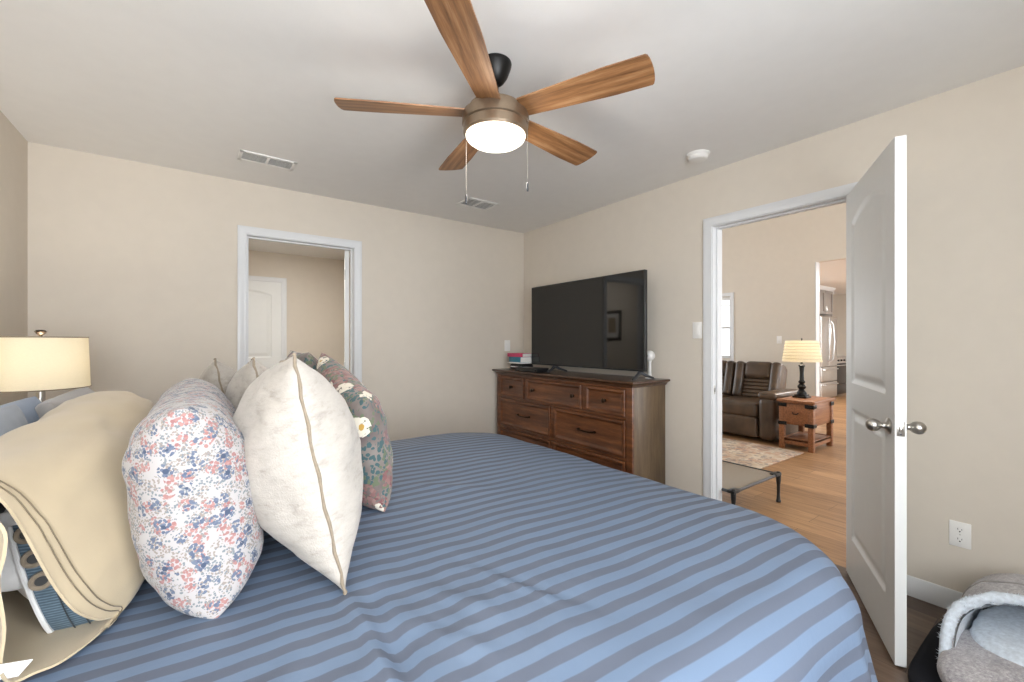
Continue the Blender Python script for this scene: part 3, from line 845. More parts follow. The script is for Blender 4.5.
for i in range(len(us) - 1):
    for j in range(n - 1):
        if all(in_cut(us[i + p], vs[j + q]) for p in (0, 1) for q in (0, 1)): continue
        f = bm.faces.new((vv[i * n + j], vv[(i + 1) * n + j], vv[(i + 1) * n + j + 1], vv[i * n + j + 1])); f.smooth = True
        for lp_, (p, q) in zip(f.loops, ((0, 0), (1, 0), (1, 1), (0, 1))): lp_[uvl].uv = (us[i + p], vs[j + q])
for v in [v for v in bm.verts if not v.link_faces]: bm.verts.remove(v)
bm.to_mesh(me); bm.free(); me.materials.append(M['comforter'])
com = bpy.data.objects.new('comforter', me); C.objects.link(com)
sd = com.modifiers.new('thickness', 'SOLIDIFY'); sd.thickness = 0.016; sd.offset = -1
tag(com, 'slate blue striped comforter spread over the bed', 'comforter')

# ------------------------------------------------------------------ pillows
def pillow(name, label, loc, w, h, th, mat, lean=0, yaw=0, roll=0, p=2.4, q=0.5, pinch=0.05, seed=0, piping=None, n=44, group=None, cat='pillow', sag=0.0, wr=0.006, droop=1.0, fdroop=1.0, pu=None, qu=None, skew=0.0):
    """standing pillow: thickness along x, width along y (near edge first), height along z, root at the bottom middle"""
    t = thing(name, label, cat, loc, 0, group, (R(roll), R(-lean), R(yaw)))
    cs = [-cos(pi * i / n) for i in range(n + 1)]
    def pt(u, v, s):
        T = th / 2 * max(0, (1 - abs(u) ** (pu or p))) ** (qu or q) * max(0, (1 - abs(v) ** p)) ** q
        y = w / 2 * u * (1 - pinch * (1 - v * v)); z = h / 2 * v * (1 - pinch * 1.1 * (1 - u * u))
        rim = min(1, 6 * (1 - abs(u)) + 0.02) * min(1, 6 * (1 - abs(v)) + 0.02)
        k = Vector((u * 2.2 + seed * 7.3, v * 2.2 - seed * 3.1, s * 2.0 + seed))
        wn = noise.noise(k) * wr * 1.6 + noise.noise(k * 3.1) * wr * 0.8 + abs(noise.noise(Vector((atan2(v, u) * 2.5, seed, s)))) * wr * 1.2 * (u * u + v * v)
        x = s * (T + wn * rim)
        zz = (h / 2 + z) * (droop + (1 - droop) * min(1, (u + 1) / 2 * 1.0)) * (1 - (1 - fdroop) * max(0, (u + 0.2) / 1.2) ** 1.2)
        bulge = sag * (1 - (zz / h)) * T * s
        # lower half slumps a little outwards and everything above settles
        x += bulge
        y += skew * (zz - h / 2)
        return Vector((x, y, zz))
    b = MB()
    b.grid(lambda u, v: pt(u, v, 1), cs, cs); b.grid(lambda u, v: pt(u, v, -1), cs, cs, True)
    o = b.build('pillow_cover', mat, t, 70)
    if piping:
        pts = [pt(c, 1, 1) for c in cs[::2]] + [pt(1, -c, 1) for c in cs[::2]][1:] + [pt(-c, -1, 1) for c in cs[::2]][1:] + [pt(-1, c, 1) for c in cs[::2]][1:-1]
        pts = [Vector((x + 0.002 * sin(i * 1.9), y, z)) for i, (x, y, z) in enumerate(pts)]
        rs = [0.0034 + 0.0007 * sin(i * 2.3) for i in range(len(pts))]
        MB().tube(pts, rs, 8, True).build('piping', piping, t, 60)
    return t
BT = BZ + 0.008
# row against the headboard
pillow('bed_pillow', 'slate gray pillow standing lowest behind the tan pillowcase', (-0.415, 1.36, BT), 0.56, 0.375, 0.13, 'slate_pillow', lean=-4, p=3, q=0.42, pinch=0.02, seed=9)
pillow('bed_pillow', 'blue pillow between the slate gray one and the stone gray one', (-0.48, 1.66, BT), 0.66, 0.365, 0.15, 'blue_pillow', lean=-8, p=3, q=0.42, pinch=0.02, seed=3)
pillow('bed_pillow', 'stone gray pillow in front of the lamp, right of the blue pillow', (-0.40, 2.06, BT), 0.52, 0.36, 0.16, 'gray_pillow', lean=-6, p=3, q=0.42, pinch=0.02, seed=4)
# ditsy floral pillow
pillow('floral_pillow', 'plump white pillow with small blue and pink flowers', (0.022, 1.44, BT - 0.002), 0.86, 0.415, 0.205, 'ditsy', lean=8, p=3.6, q=0.46, pu=8, qu=0.42, pinch=0.02, seed=1, sag=0.15)
# cream pillows
pillow('cream_pillow', 'big cream chenille pillow with a corded seam, nearest of the three', (0.245, 1.19, BT + 0.004), 0.50, 0.515, 0.285, 'cream', lean=11, p=2.0, q=0.62, pinch=0.085, fdroop=0.86, seed=2, piping='piping')
pillow('cream_pillow', 'cream chenille pillow in the middle of the three, mostly hidden behind the big one', (0.215, 1.69, BT), 0.47, 0.495, 0.22, 'cream', lean=11, p=2.0, q=0.62, pinch=0.085, fdroop=0.86, seed=5, piping='piping')
pillow('cream_pillow', 'cream chenille pillow farthest from the viewer, its tip left of the hall doorway', (0.13, 2.14, BT), 0.44, 0.48, 0.22, 'cream', lean=11, p=2.0, q=0.62, pinch=0.085, fdroop=0.86, seed=6, piping='piping')
# tapestry floral pillows
pillow('tapestry_pillow', 'dark floral pillow with white blossoms, nearest the foot of the bed', (0.465, 1.56, BT), 0.46, 0.50, 0.17, 'darkfloral', lean=10, p=3.0, q=0.46, pinch=0.02, seed=7, droop=0.72, sag=0.1)
pillow('tapestry_pillow', 'dark floral pillow whose green tip shows behind the cream pillow', (0.43, 2.07, BT), 0.42, 0.50, 0.15, 'darkfloral', lean=10, p=2.6, q=0.5, pinch=0.03, seed=8)

# tan pillowcase, its open hem towards the viewer
TPX, TPY = -0.215, 1.0
tp = thing('cased_pillow', 'pillow in an open tan pillowcase, its teal side band showing', 'pillow', (TPX, TPY, BT))
HEM = [(-0.290, 0.985, 1.060), (-0.252, 0.995, 1.015), (-0.232, 1.000, 0.970), (-0.216, 1.0, 0.924), (-0.195, 1.015, 0.85), (-0.173, 1.03, 0.794), (-0.150, 1.06, 0.755), (-0.133, 1.09, 0.736), (-0.146, 1.055, 0.732), (-0.165, 1.02, 0.731),
       (-0.188, 0.992, 0.731), (-0.212, 0.985, 0.731), (-0.236, 0.975, 0.733), (-0.243, 0.955, 0.77), (-0.238, 0.950, 0.83), (-0.244, 0.950, 0.90), (-0.238, 0.950, 0.94), (-0.242, 0.955, 0.98), (-0.285, 0.96, 1.04), (-0.325, 0.975, 1.068)]
def smoothring(P, n):
    m = len(P); P = [Vector(p) for p in P]; out = []
    for i in range(n):
        t = i * m / n; k = int(t); f = t - k
        a, b_, c, d = P[(k - 1) % m], P[k % m], P[(k + 1) % m], P[(k + 2) % m]
        out.append(0.5 * ((2 * b_) + (c - a) * f + (2 * a - 5 * b_ + 4 * c - d) * f * f + (3 * b_ - a - 3 * c + d) * f ** 3))
    return out
NR = 80; LEN = 0.96
HR = [p - Vector((TPX, TPY, BT)) for p in smoothring(HEM, NR)]
LEANT = 0.27
def case_pt(s, k, grow=0.0):
    """s 0 at the open hem .. 1 at the closed far end, k index round the case starting at the top"""
    k = int(k) % NR; f = pi / 2 - 2 * pi * (k + 0.0) / NR * 1.0
    # body section
    kk = max(0.02, sin(min(1, (1 - s) * 4.0) * pi / 2)) ** 0.55
    A = 0.15 * kk + grow; top = 0.312 + 0.088 * s; Bz = top / 2 * (0.6 + 0.4 * kk) + grow
    e = 0.85
    cx = math.copysign(abs(cos(f)) ** e, cos(f)); cz = math.copysign(abs(sin(f)) ** e, sin(f))
    z = top / 2 + Bz * cz
    y = 0.04 + (LEN - 0.04) * s
    nz = noise.noise(Vector((cos(f) * 1.6, sin(f) * 1.6, s * 5))) * 0.016 + noise.noise(Vector((cos(f) * 3.5, sin(f) * 3.5, s * 8 + 3))) * 0.010 + abs(noise.noise(Vector((cos(f) * 2 + s * 6, sin(f) * 5, s * 3 + 8)))) * 0.012
    body = Vector(((A + nz) * cx - LEANT * z + 0.02 + 0.06 * s, y, z + nz * 0.5 * cz))
    g = min(1, s / 0.26); w_ = g * g * (3 - 2 * g)
    hem = HR[k] + Vector((0, 0.20 * s, 0))
    p = hem.lerp(body, w_)
    if grow and s < 0.2: p += Vector((0.0015, -0.0006, 0.0005))
    p.z = max(p.z, 0.003)
    return p
ss = [0.7 * (i / 50) ** 1.3 for i in range(51)] + [0.7 + 0.3 * (1 - (1 - i / 24) ** 1.8) for i in range(1, 25)]
kr = list(range(NR + 1))
o = MB().grid(case_pt, ss, kr).build('pillowcase', 'tan', tp, 80)
md = o.modifiers.new('thickness', 'SOLIDIFY'); md.thickness = 0.004; md.offset = -1
for s0 in (0.050, 0.068):
    MB().tube([case_pt(s0, k, 0.001) for k in range(NR)], 0.0011, 5, True).build('hem_stitching', 'tan_stitch', o)
# the pillow inside
Y0 = 0.085
def core_pt(s, f):
    k = sin(min(1, s * 7 + 0.02) * pi / 2) ** 0.5 * sin(min(1, (1 - s) * 5 + 0.02) * pi / 2) ** 0.5
    z = 0.130 + 0.118 * (0.3 + 0.7 * k) * sin(f)
    return Vector((0.068 * k * cos(f) - LEANT * z + 0.014 + 0.05 * s, Y0 + 0.02 + 0.78 * s, z))
ff = [2 * pi * k / 64 for k in range(65)]
core = MB().grid(core_pt, [i / 50 for i in range(51)], ff); core.ellip((-LEANT * 0.17, Y0 + 0.03, 0.172), (0.05, 0.02, 0.07), 0.8)
core = core.build('inner_pillow', 'white_quilt', tp, 80)
def gpt(a, x):
    """side band: a runs from the top round the near end to the bottom"""
    z = 0.138 + 0.140 * cos(a)
    y = Y0 + 0.07 * (1 - sin(a) ** 0.6) - 0.004 * sin(a)
    return Vector((x + 0.042 - 0.22 * z, y + 3.0 * x * x, z))
gs = [pi * (0.30 + 0.66 * i / 30) for i in range(31)]
g = MB().grid(gpt, gs, [-0.042 + 0.084 * k / 8 for k in range(9)]).build('side_band', 'gusset', core, 80)
md = g.modifiers.new('thickness', 'SOLIDIFY'); md.thickness = 0.006; md.offset = 1
for xx in (-0.045,):
    MB().tube([gpt(a, xx) + Vector((0, -0.003, 0)) for a in gs], 0.004, 7).build('piping', 'white_quilt', core)
for xx in (-0.012, 0.008, 0.026):
    MB().tube([gpt(a, xx) + Vector((0, -0.0065, 0)) for a in gs], 0.0010, 5).build('seam', 'rib', g)
for zz in (0.205, 0.163, 0.122):
    a = math.acos((zz - 0.138) / 0.140)
    p = gpt(a, -0.025) + Vector((0, -0.006, 0))
    mt = Matrix.Translation(p) @ Matrix.Rotation(pi / 2, 4, 'X') @ Matrix.Rotation(0.2, 4, 'Y')
    gr = MB().lathe([(0.008, -0.003), (0.0085, 0.002), (0.011, 0.0035), (0.0155, 0.002), (0.016, -0.003)], n=24, mat=mt, caps=False).build('grommet', 'piping', g, 60)
    MB().lathe([(0, 0.0005), (0.0085, 0.0005), (0.0085, -0.002), (0, -0.002)], n=20, mat=mt, caps=False).build('mesh_hole', 'slot', gr)
MB().box(-0.02, 0.02, -0.0006, 0.0006, -0.016, 0.016, mat=Matrix.Translation((-0.020, -0.040, 0.044)) @ Euler((0.6, 0.4, 0.5)).to_matrix().to_4x4()).build('care_tag', 'plate', tp)

# ------------------------------------------------------------------ bedside table and lamp (left)
ns = thing('nightstand', 'dark wooden nightstand under the bedside lamp, hidden behind the pillows', 'nightstand', (-0.57, 2.83, 0))
MB().box(-0.21, 0.21, -0.24, 0.24, 0.10, 0.60, 0.005).build('body', 'dresser', ns)
MB().box(-0.225, 0.225, -0.255, 0.255, 0.60, 0.63, 0.006).build('top', 'dresser_top', ns)
for z0 in (0.14, 0.37):
    d = MB().box(0.205, 0.222, -0.21, 0.21, z0, z0 + 0.20, 0.004).build('drawer', 'dresser', ns)
    MB().ellip((0.232, 0, z0 + 0.1), (0.014, 0.014, 0.014)).build('knob', 'pull', d)
for lx in (-0.18, 0.18):
    for ly in (-0.21, 0.21): MB().box(lx - 0.025, lx + 0.025, ly - 0.025, ly + 0.025, 0, 0.10, 0.003).build('leg', 'dresser', ns)
lp = thing('bedside_lamp', 'lit bedside lamp with a cream drum shade beside the bed', 'lamp', (-0.575, 2.745, 0.63))
MB().lathe([(0, 0), (0.075, 0), (0.078, 0.01), (0.07, 0.02), (0.035, 0.035), (0.06, 0.10), (0.085, 0.17), (0.08, 0.25), (0.05, 0.315), (0.026, 0.335), (0.024, 0.345), (0, 0.346)], n=36, caps=False).build('base', 'white_ceramic', lp, 50)
MB().lathe([(0, 0.345), (0.016, 0.345), (0.016, 0.40), (0.012, 0.44), (0, 0.44)], n=16, caps=False).build('socket', 'nickel', lp)
sh0, sh1, r0, r1 = 0.415, 0.645, 0.158, 0.150
b = MB().lathe([(r0, sh0), (r1, sh1), (r1 - 0.003, sh1), (r0 - 0.003, sh0), (r0, sh0)], n=64, caps=False)
shd = b.build('lamp_shade', 'shade', lp, 60)
for (rr, zz) in ((r0, sh0 + 0.003), (r1, sh1 - 0.003)):
    MB().tube([(rr * cos(2 * pi * k / 64), rr * sin(2 * pi * k / 64), zz) for k in range(64)], 0.0028, 6, True).build('shade_trim', 'piping', shd)
sa = R(231)
MB().tube([(r0 * cos(sa) * 1.005, r0 * sin(sa) * 1.005, sh0), (r1 * cos(sa) * 1.005, r1 * sin(sa) * 1.005, sh1)], 0.0018, 6).build('shade_seam', 'tan_stitch', shd)
b = MB()
for s in (-1, 1): b.tube([(0.014 * s, 0, 0.43), (0.055 * s, 0, 0.48), (0.06 * s, 0, 0.55), (0.03 * s, 0, 0.62), (0, 0, 0.645)], 0.002, 6)
for k in range(3):
    b.tube([(0, 0, sh1 - 0.008), (r1 * cos(k * 2.094), r1 * sin(k * 2.094), sh1 - 0.004)], 0.0016, 6)
b.build('harp', 'nickel', lp)
MB().lathe([(0, 0.640), (0.006, 0.640), (0.006, 0.650), (0.014, 0.657), (0.020, 0.666), (0.014, 0.673), (0, 0.675)], n=20, caps=False).build('finial', 'pull', lp, 50)
bb = MB().ellip((0, 0, 0.50), (0.028, 0.028, 0.04)); bb.build('bulb', 'bowl', lp)
def bulb(name, loc, e, r=0.05, col=(1.0, 0.80, 0.55)):
    l = bpy.data.lights.new(name, 'POINT'); l.energy = e; l.shadow_soft_size = r; l.color = col
    o = bpy.data.objects.new(name, l); C.objects.link(o); o.location = loc
bulb('bedside_bulb', (-0.575, 2.745, 0.63 + 0.53), 18, col=(1.0, 0.93, 0.82))

# ------------------------------------------------------------------ dresser
DX0, DX1, DYN, DYF, DT = 2.395, 2.822, 1.90, 3.67, 0.973
dr = thing('dresser', 'brown wooden dresser with drawers under the television', 'dresser', ((DX0 + DX1) / 2, (DYN + DYF) / 2, 0))
cx, cy = (DX0 + DX1) / 2, (DYN + DYF) / 2
fx, bk = DX0 + 0.035 - cx, DX1 - 0.01 - cx; yn, yf = DYN + 0.04 - cy, DYF - 0.04 - cy
b = MB().box(fx + 0.022, bk, yn + 0.02, yf - 0.02, 0.03, 0.93)
b.build('carcass', 'dresser', dr, 0)
for (y0, y1) in ((yn, yn + 0.02), (yf - 0.02, yf)):
    s = MB().box(fx + 0.02, bk, y0, y1, 0.02, 0.935, 0.001)
    s.build('side_panel', 'dresser_side', dr)
# cove-moulded top
b = MB(); pr = [(0.0, 0.0), (0.006, 0.006), (0.012, 0.018), (0.026, 0.028), (0.034, 0.030), (0.036, 0.034), (0.036, 0.042), (0.033, 0.045)]
prev = None; vs_ = []; fs_ = []
for (wd, zz) in pr:
    vs_ += [(fx - wd, yn - wd, 0.928 + zz), (bk + 0.008, yn - wd, 0.928 + zz), (bk + 0.008, yf + wd, 0.928 + zz), (fx - wd, yf + wd, 0.928 + zz)]
for i in range(len(pr) - 1):
    for k in range(4): fs_.append((i * 4 + k, i * 4 + (k + 1) % 4, (i + 1) * 4 + (k + 1) % 4, (i + 1) * 4 + k))
fs_ += [(3, 2, 1, 0), tuple(len(vs_) - 4 + k for k in range(4))]
b.add(vs_, fs_); b.build('top', 'dresser_top', dr, 25)
# face frame
ff_ = MB(); st = 0.055
rows = [(0.715, 0.915), (0.425, 0.695), (0.125, 0.405)]
ff_.box(fx, fx + 0.024, yn, yn + st, 0.0, 0.93, 0.002).box(fx, fx + 0.024, yf - st, yf, 0.0, 0.93, 0.002)
for (z0, z1) in ((0.915, 0.932), (0.695, 0.715), (0.405, 0.425), (0.05, 0.125)): ff_.box(fx + 0.001, fx + 0.024, yn + st, yf - st, z0, z1, 0.001)
def panel(y0, y1, z0, z1, knobs, bar=False):
    """overlay drawer front: raised frame around a recessed field"""
    g = 0.004; y0 += g; y1 -= g; z0 += g; z1 -= g
    prf = [(0.0, 0.010), (0.0, -0.006), (0.004, -0.010), (0.020, -0.010), (0.026, -0.004), (0.034, 0.001), (0.040, 0.003)]
    vs = []; fs = []
    for (i, dpt) in prf:
        vs += [(fx + dpt, y0 + i, z0 + i), (fx + dpt, y1 - i, z0 + i), (fx + dpt, y1 - i, z1 - i), (fx + dpt, y0 + i, z1 - i)]
    for i in range(len(prf) - 1):
        for k in range(4): fs.append((i * 4 + k, i * 4 + (k + 1) % 4, (i + 1) * 4 + (k + 1) % 4, (i + 1) * 4 + k))
    fs.append(tuple(len(vs) - 4 + k for k in range(4))); fs.append((3, 2, 1, 0))
    d = MB().add(vs, fs).build('drawer', 'dresser', dr, 20)
    zc = (z0 + z1) / 2
    for yk in knobs:
        mt = Matrix.Translation((fx + 0.003, yk, zc)) @ Matrix.Rotation(-pi / 2, 4, 'Y')
        MB().lathe([(0, 0), (0.012, 0), (0.012, 0.003), (0.006, 0.006), (0.006, 0.015), (0.014, 0.019), (0.0165, 0.025), (0.012, 0.031), (0, 0.033)], n=20, mat=mt, caps=False).build('knob', 'pull', d, 50)
    if bar:
        yc = (y0 + y1) / 2; hw = 0.085
        pts = [(fx + 0.003, yc - hw, zc), (fx - 0.018, yc - hw, zc), (fx - 0.024, yc - hw * 0.6, zc - 0.003), (fx - 0.025, yc, zc - 0.004), (fx - 0.024, yc + hw * 0.6, zc - 0.003), (fx - 0.018, yc + hw, zc), (fx + 0.003, yc + hw, zc)]
        h_ = MB().tube(pts, 0.006, 8)
        for s in (-1, 1): h_.lathe([(0, 0), (0.011, 0), (0.010, 0.004), (0, 0.005)], n=16, mat=Matrix.Translation((fx + 0.003, yc + s * hw, zc)) @ Matrix.Rotation(-pi / 2, 4, 'Y'), caps=False)
        h_.build('bar_pull', 'pull', d, 50)
W = yf - yn - 2 * st; y_ = yn + st
a1, a2 = y_ + W * 0.262, y_ + W * 0.738
panel(y_, a1 - 0.018, *rows[0], [(y_ + a1 - 0.018) / 2]); panel(a1 + 0.018, a2 - 0.018, *rows[0], [a1 + 0.12, a2 - 0.12]); panel(a2 + 0.018, yf - st, *rows[0], [(a2 + 0.018 + yf - st) / 2])
ff_.box(fx + 0.001, fx + 0.024, a1 - 0.018, a1 + 0.018, 0.715, 0.915, 0.001).box(fx + 0.001, fx + 0.024, a2 - 0.018, a2 + 0.018, 0.715, 0.915, 0.001)
mid = y_ + W / 2
for rw in rows[1:]:
    panel(y_, mid - 0.018, *rw, [], True); panel(mid + 0.018, yf - st, *rw, [], True)
    ff_.box(fx + 0.001, fx + 0.024, mid - 0.018, mid + 0.018, rw[0], rw[1], 0.001)
ff_.build('face_frame', 'dresser', dr)

# ------------------------------------------------------------------ television and what stands round it
TVX, TVY, TVL, TVH = 2.60, 2.62, 1.315, 0.742
tv = thing('television', 'large black flat television standing on the dresser', 'television', (TVX, TVY, DT + 0.002), 0)
z0 = 0.058
MB().box(0.004, 0.030, -TVL / 2, TVL / 2, z0, z0 + TVH, 0.004).build('housing', 'blackplastic', tv)
MB().box(0.028, 0.062, -TVL * 0.36, TVL * 0.36, z0 + 0.04, z0 + TVH * 0.6, 0.012).build('rear_cover', 'blackplastic', tv)
b = MB(); e = 0.008
b.box(-0.004, 0.006, -TVL / 2, TVL / 2, z0, z0 + 0.014, 0.002).box(-0.004, 0.006, -TVL / 2, TVL / 2, z0 + TVH - e, z0 + TVH, 0.002).box(-0.004, 0.006, -TVL / 2, -TVL / 2 + e, z0, z0 + TVH, 0.002).box(-0.004, 0.006, TVL / 2 - e, TVL / 2, z0, z0 + TVH, 0.002)
b.build('bezel', 'blackplastic', tv)
MB().box(-0.0015, 0.005, -TVL / 2 + e, TVL / 2 - e, z0 + 0.013, z0 + TVH - e).build('screen', 'screen', tv, 0)
for yy in (-TVL / 2 + 0.055, TVL / 2 - 0.32):
    b = MB()
    for s in (-1, 1):
        b.tube([(0.015, yy, z0 + 0.004), (0.015 + s * 0.045, yy - 0.01, 0.030), (0.015 + s * 0.12, yy - 0.03, 0.006)], [0.012, 0.011, 0.007], 8)
        # flat sloped web of the foot
        b.add([(0.015, yy - 0.014, z0), (0.015, yy + 0.014, z0), (0.015 + s * 0.12, yy - 0.02, 0.004), (0.015 + s * 0.12, yy - 0.042, 0.004), (0.015, yy - 0.014, z0 - 0.018), (0.015, yy + 0.014, z0 - 0.018), (0.015 + s * 0.11, yy - 0.02, 0.0), (0.015 + s * 0.11, yy - 0.042, 0.0)],
              [(0, 1, 2, 3), (4, 7, 6, 5), (0, 3, 7, 4), (1, 5, 6, 2), (2, 6, 7, 3), (0, 4, 5, 1)])
    b.build('foot', 'grayplastic', tv, 40)
MB().box(-0.0055, -0.0035, -0.02, 0.02, z0 + 0.002, z0 + 0.010, 0.0005).build('badge', 'grayplastic', tv)

cb = thing('set_top_box', 'flat black set-top box on the dresser under the left end of the television', 'cable box', (2.475, 3.125, DT), R(2))
MB().box(-0.07, 0.07, -0.16, 0.16, 0.004, 0.040, 0.004).build('case', 'blackplastic', cb)
MB().box(-0.0715, -0.069, -0.15, 0.15, 0.012, 0.032, 0.001).build('front_panel', 'screen', cb)
for s in (-1, 1): MB().box(-0.05, 0.05, s * 0.13 - 0.01, s * 0.13 + 0.01, 0, 0.005).build('foot', 'grayplastic', cb)
# stack on the far end: black case, books
z = DT
g = 'books stacked at the far end of the dresser'
def book(lab, x, y, z, sx, sy, th, rz, mat):
    t = thing('book', lab, 'book', (x, y, z), rz, g)
    b = MB().box(-sx / 2, sx / 2, -sy / 2, sy / 2, 0, 0.0025, 0.0008).box(-sx / 2, sx / 2, -sy / 2, sy / 2, th - 0.0025, th, 0.0008).box(sx / 2 - 0.003, sx / 2, -sy / 2, sy / 2, 0, th, 0.001)
    b.build('cover', mat, t)
    MB().box(-sx / 2 + 0.004, sx / 2 - 0.003, -sy / 2 + 0.004, sy / 2 - 0.004, 0.0025, th - 0.0025).build('pages', 'paper', t)
    return z + th
st_ = thing('router', 'rounded black router under the small books at the dresser end', 'router', (2.56, 3.40, DT), 0)
MB().box(-0.085, 0.085, -0.105, 0.085, 0.004, 0.066, 0.028, 5).build('case', 'blackplastic', st_)
MB().box(-0.0865, -0.082, -0.06, 0.06, 0.030, 0.038, 0.001).build('light_strip', 'plate', st_)
for yy in (-0.06, 0.06): MB().lathe([(0, 0), (0.008, 0), (0.008, 0.006), (0, 0.006)], 0, yy, 10, caps=False).build('foot', 'slot', st_)
z = DT + 0.066
z = book('thin white-edged book directly on the black router', 2.55, 3.40, z, 0.16, 0.20, 0.012, R(183), 'paper')
z = book('teal book in the small stack on the dresser', 2.56, 3.40, z, 0.15, 0.21, 0.052, R(176), 'teal')
z = book('pink book topping the small stack on the dresser', 2.56, 3.41, z, 0.15, 0.22, 0.034, R(186), 'pink')
cm = thing('security_camera', 'small white camera on a stand behind the right end of the television', 'camera', (2.755, 2.035, DT))
MB().lathe([(0, 0), (0.035, 0), (0.036, 0.006), (0.02, 0.011), (0.012, 0.02), (0.010, 0.12), (0.016, 0.135), (0, 0.137)], n=24, caps=False).build('stand', 'plate', cm, 50)
MB().ellip((0, 0, 0.172), (0.038, 0.038, 0.04)).build('head', 'plate', cm, 60)
MB().lathe([(0, 0), (0.018, 0), (0.019, 0.003), (0, 0.004)], n=20, mat=Matrix.Translation((-0.036, 0.01, 0.172)) @ Matrix.Rotation(-pi / 2, 4, 'Y'), caps=False).build('lens', 'grayplastic', cm)

# ------------------------------------------------------------------ pet bed corner
pm = thing('pet_mat', 'flat black mat on the floor between the open door and plush pet bed', 'mat', (2.36, -0.02, 0))
MB().ellip((0, 0, 0.025), (0.42, 0.465, 0.025), 0.45, 56, 12).build('pad', 'charcoal', pm, 60)
pb = thing('pet_bed', 'gray plush cave pet bed with fluffy pale lining, against the wall', 'pet bed', (2.36, -0.03, 0.045))
def lump(p):
    k = noise.noise(p * 6) * 0.016 + noise.noise(p * 17) * 0.006
    return p + Vector((k, k, k))
MB().ellip((-0.10, 0, 0.052), (0.31, 0.395, 0.052), 0.6, 64, 28, lump).build('cushion', 'plush', pb, 80)
MB().ellip((0.13, 0, 0.085), (0.27, 0.35, 0.055), 0.7, 64, 24, lump).build('fleece_liner', 'sherpa', pb, 80)
def hood(u, v, off=0.0):
    """u 0 at the rolled opening edge .. 1 at the back by the wall; v -1..1 across"""
    a = v * pi / 2; ca = max(0.0, cos(a))
    y = (0.385 - off) * math.copysign(abs(sin(a)) ** 0.7, sin(a)); hz = (0.275 - off) * ca ** 0.42
    x0 = -0.14 + 0.17 * ca ** 0.7; x = x0 + (0.40 - x0) * u
    if u > 0.7: hz *= sqrt(max(0.0, 1 - ((u - 0.7) / 0.3) ** 2 * 0.7)); y *= 1 - 0.1 * ((u - 0.7) / 0.3) ** 2
    p = Vector((x, y, 0.02 + hz)); k = noise.noise(p * 7) * 0.014 + noise.noise(p * 20) * 0.005
    return p + Vector((0, 0, k * min(1, hz / 0.1)))
uu = [i / 28 for i in range(29)]; vv_ = [-1 + i / 24 for i in range(49)]
h = MB().grid(hood, uu, vv_)
h.grid(lambda t, v: (lambda e: Vector((e.x, e.y, e.z * t)))(hood(1, v)), [0.1, 0.5, 1.0], vv_)
h = h.build('hood', 'plush', pb, 80); md = h.modifiers.new('thickness', 'SOLIDIFY'); md.thickness = 0.02; md.offset = -1
MB().tube([hood(0.42, v) + Vector((0, 0, 0.002)) for v in vv_], 0.003, 6).build('seam', 'gray_pillow', h)
b = MB(); b.grid(lambda u, v: hood(u, v, 0.024), [i / 20 * 0.9 for i in range(21)], vv_)
b.build('lining', 'sherpa', pb, 80)
rim = MB(); random.seed(5)
pts = [hood(0.0, v) + Vector((-0.006, 0, -0.004)) for v in vv_]
rim.tube(pts, [0.018 + 0.005 * noise.noise(Vector((i * 0.6, 1, 2))) for i in range(len(pts))], 14)
for i in range(0, len(rim.v)):
    p = Vector(rim.v[i]); rim.v[i] = tuple(p + Vector((random.gauss(0, 0.0022), random.gauss(0, 0.0022), random.gauss(0, 0.0022))))
for k in range(1500):
    i = random.randrange(len(pts) - 1); p = pts[i].lerp(pts[i + 1], random.random()); d = Vector((random.gauss(-0.3, 1), random.gauss(0, 1), random.gauss(0.2, 1))).normalized()
    q0 = p + d * 0.013; s_ = d.orthogonal().normalized() * 0.002
    q1 = p + d * (0.022 + random.random() * 0.007)
    rim.add([q0 + s_, q0 - s_ * 0.5 + d.cross(s_), q0 - s_ * 0.5 - d.cross(s_), q1], [(0, 1, 3), (1, 2, 3), (2, 0, 3)])
rim.build('fluffy_rim', 'sherpa', pb, 80)

# ------------------------------------------------------------------ living room
rg = tag(MB().box(-0.53, 0.53, -1.6, 1.6, 0, 0.010, 0.004).build('area_rug', 'rug'), 'faded red and cream patterned rug in front of the leather sofa', 'rug')
rg.location = (4.94, 3.60, 0)
# raised pet cot
ct = thing('pet_cot', 'low raised pet cot with taupe mesh and black legs, just past the doorway', 'pet cot', (3.31, 2.06, 0))
cw_, cl_ = 0.345, 0.55; zt = 0.215
def cotp(u, v): return Vector((u * (cw_ - 0.01), v * (cl_ - 0.01), zt + 0.004 - 0.022 * (1 - u * u) * (1 - v * v)))
rr_ = [-1 + i / 10 for i in range(21)]
o = MB().grid(cotp, rr_, rr_).build('mesh_bed', 'cot_mesh', ct, 80); md = o.modifiers.new('thickness', 'SOLIDIFY'); md.thickness = 0.004
b = MB()
b.tube([(-cw_, -cl_, zt), (cw_, -cl_, zt)], 0.011, 10).tube([(-cw_, cl_, zt), (cw_, cl_, zt)], 0.011, 10).tube([(-cw_, -cl_, zt), (-cw_, cl_, zt)], 0.011, 10).tube([(cw_, -cl_, zt), (cw_, cl_, zt)], 0.011, 10)
b.build('frame_rail', 'grayplastic', ct)
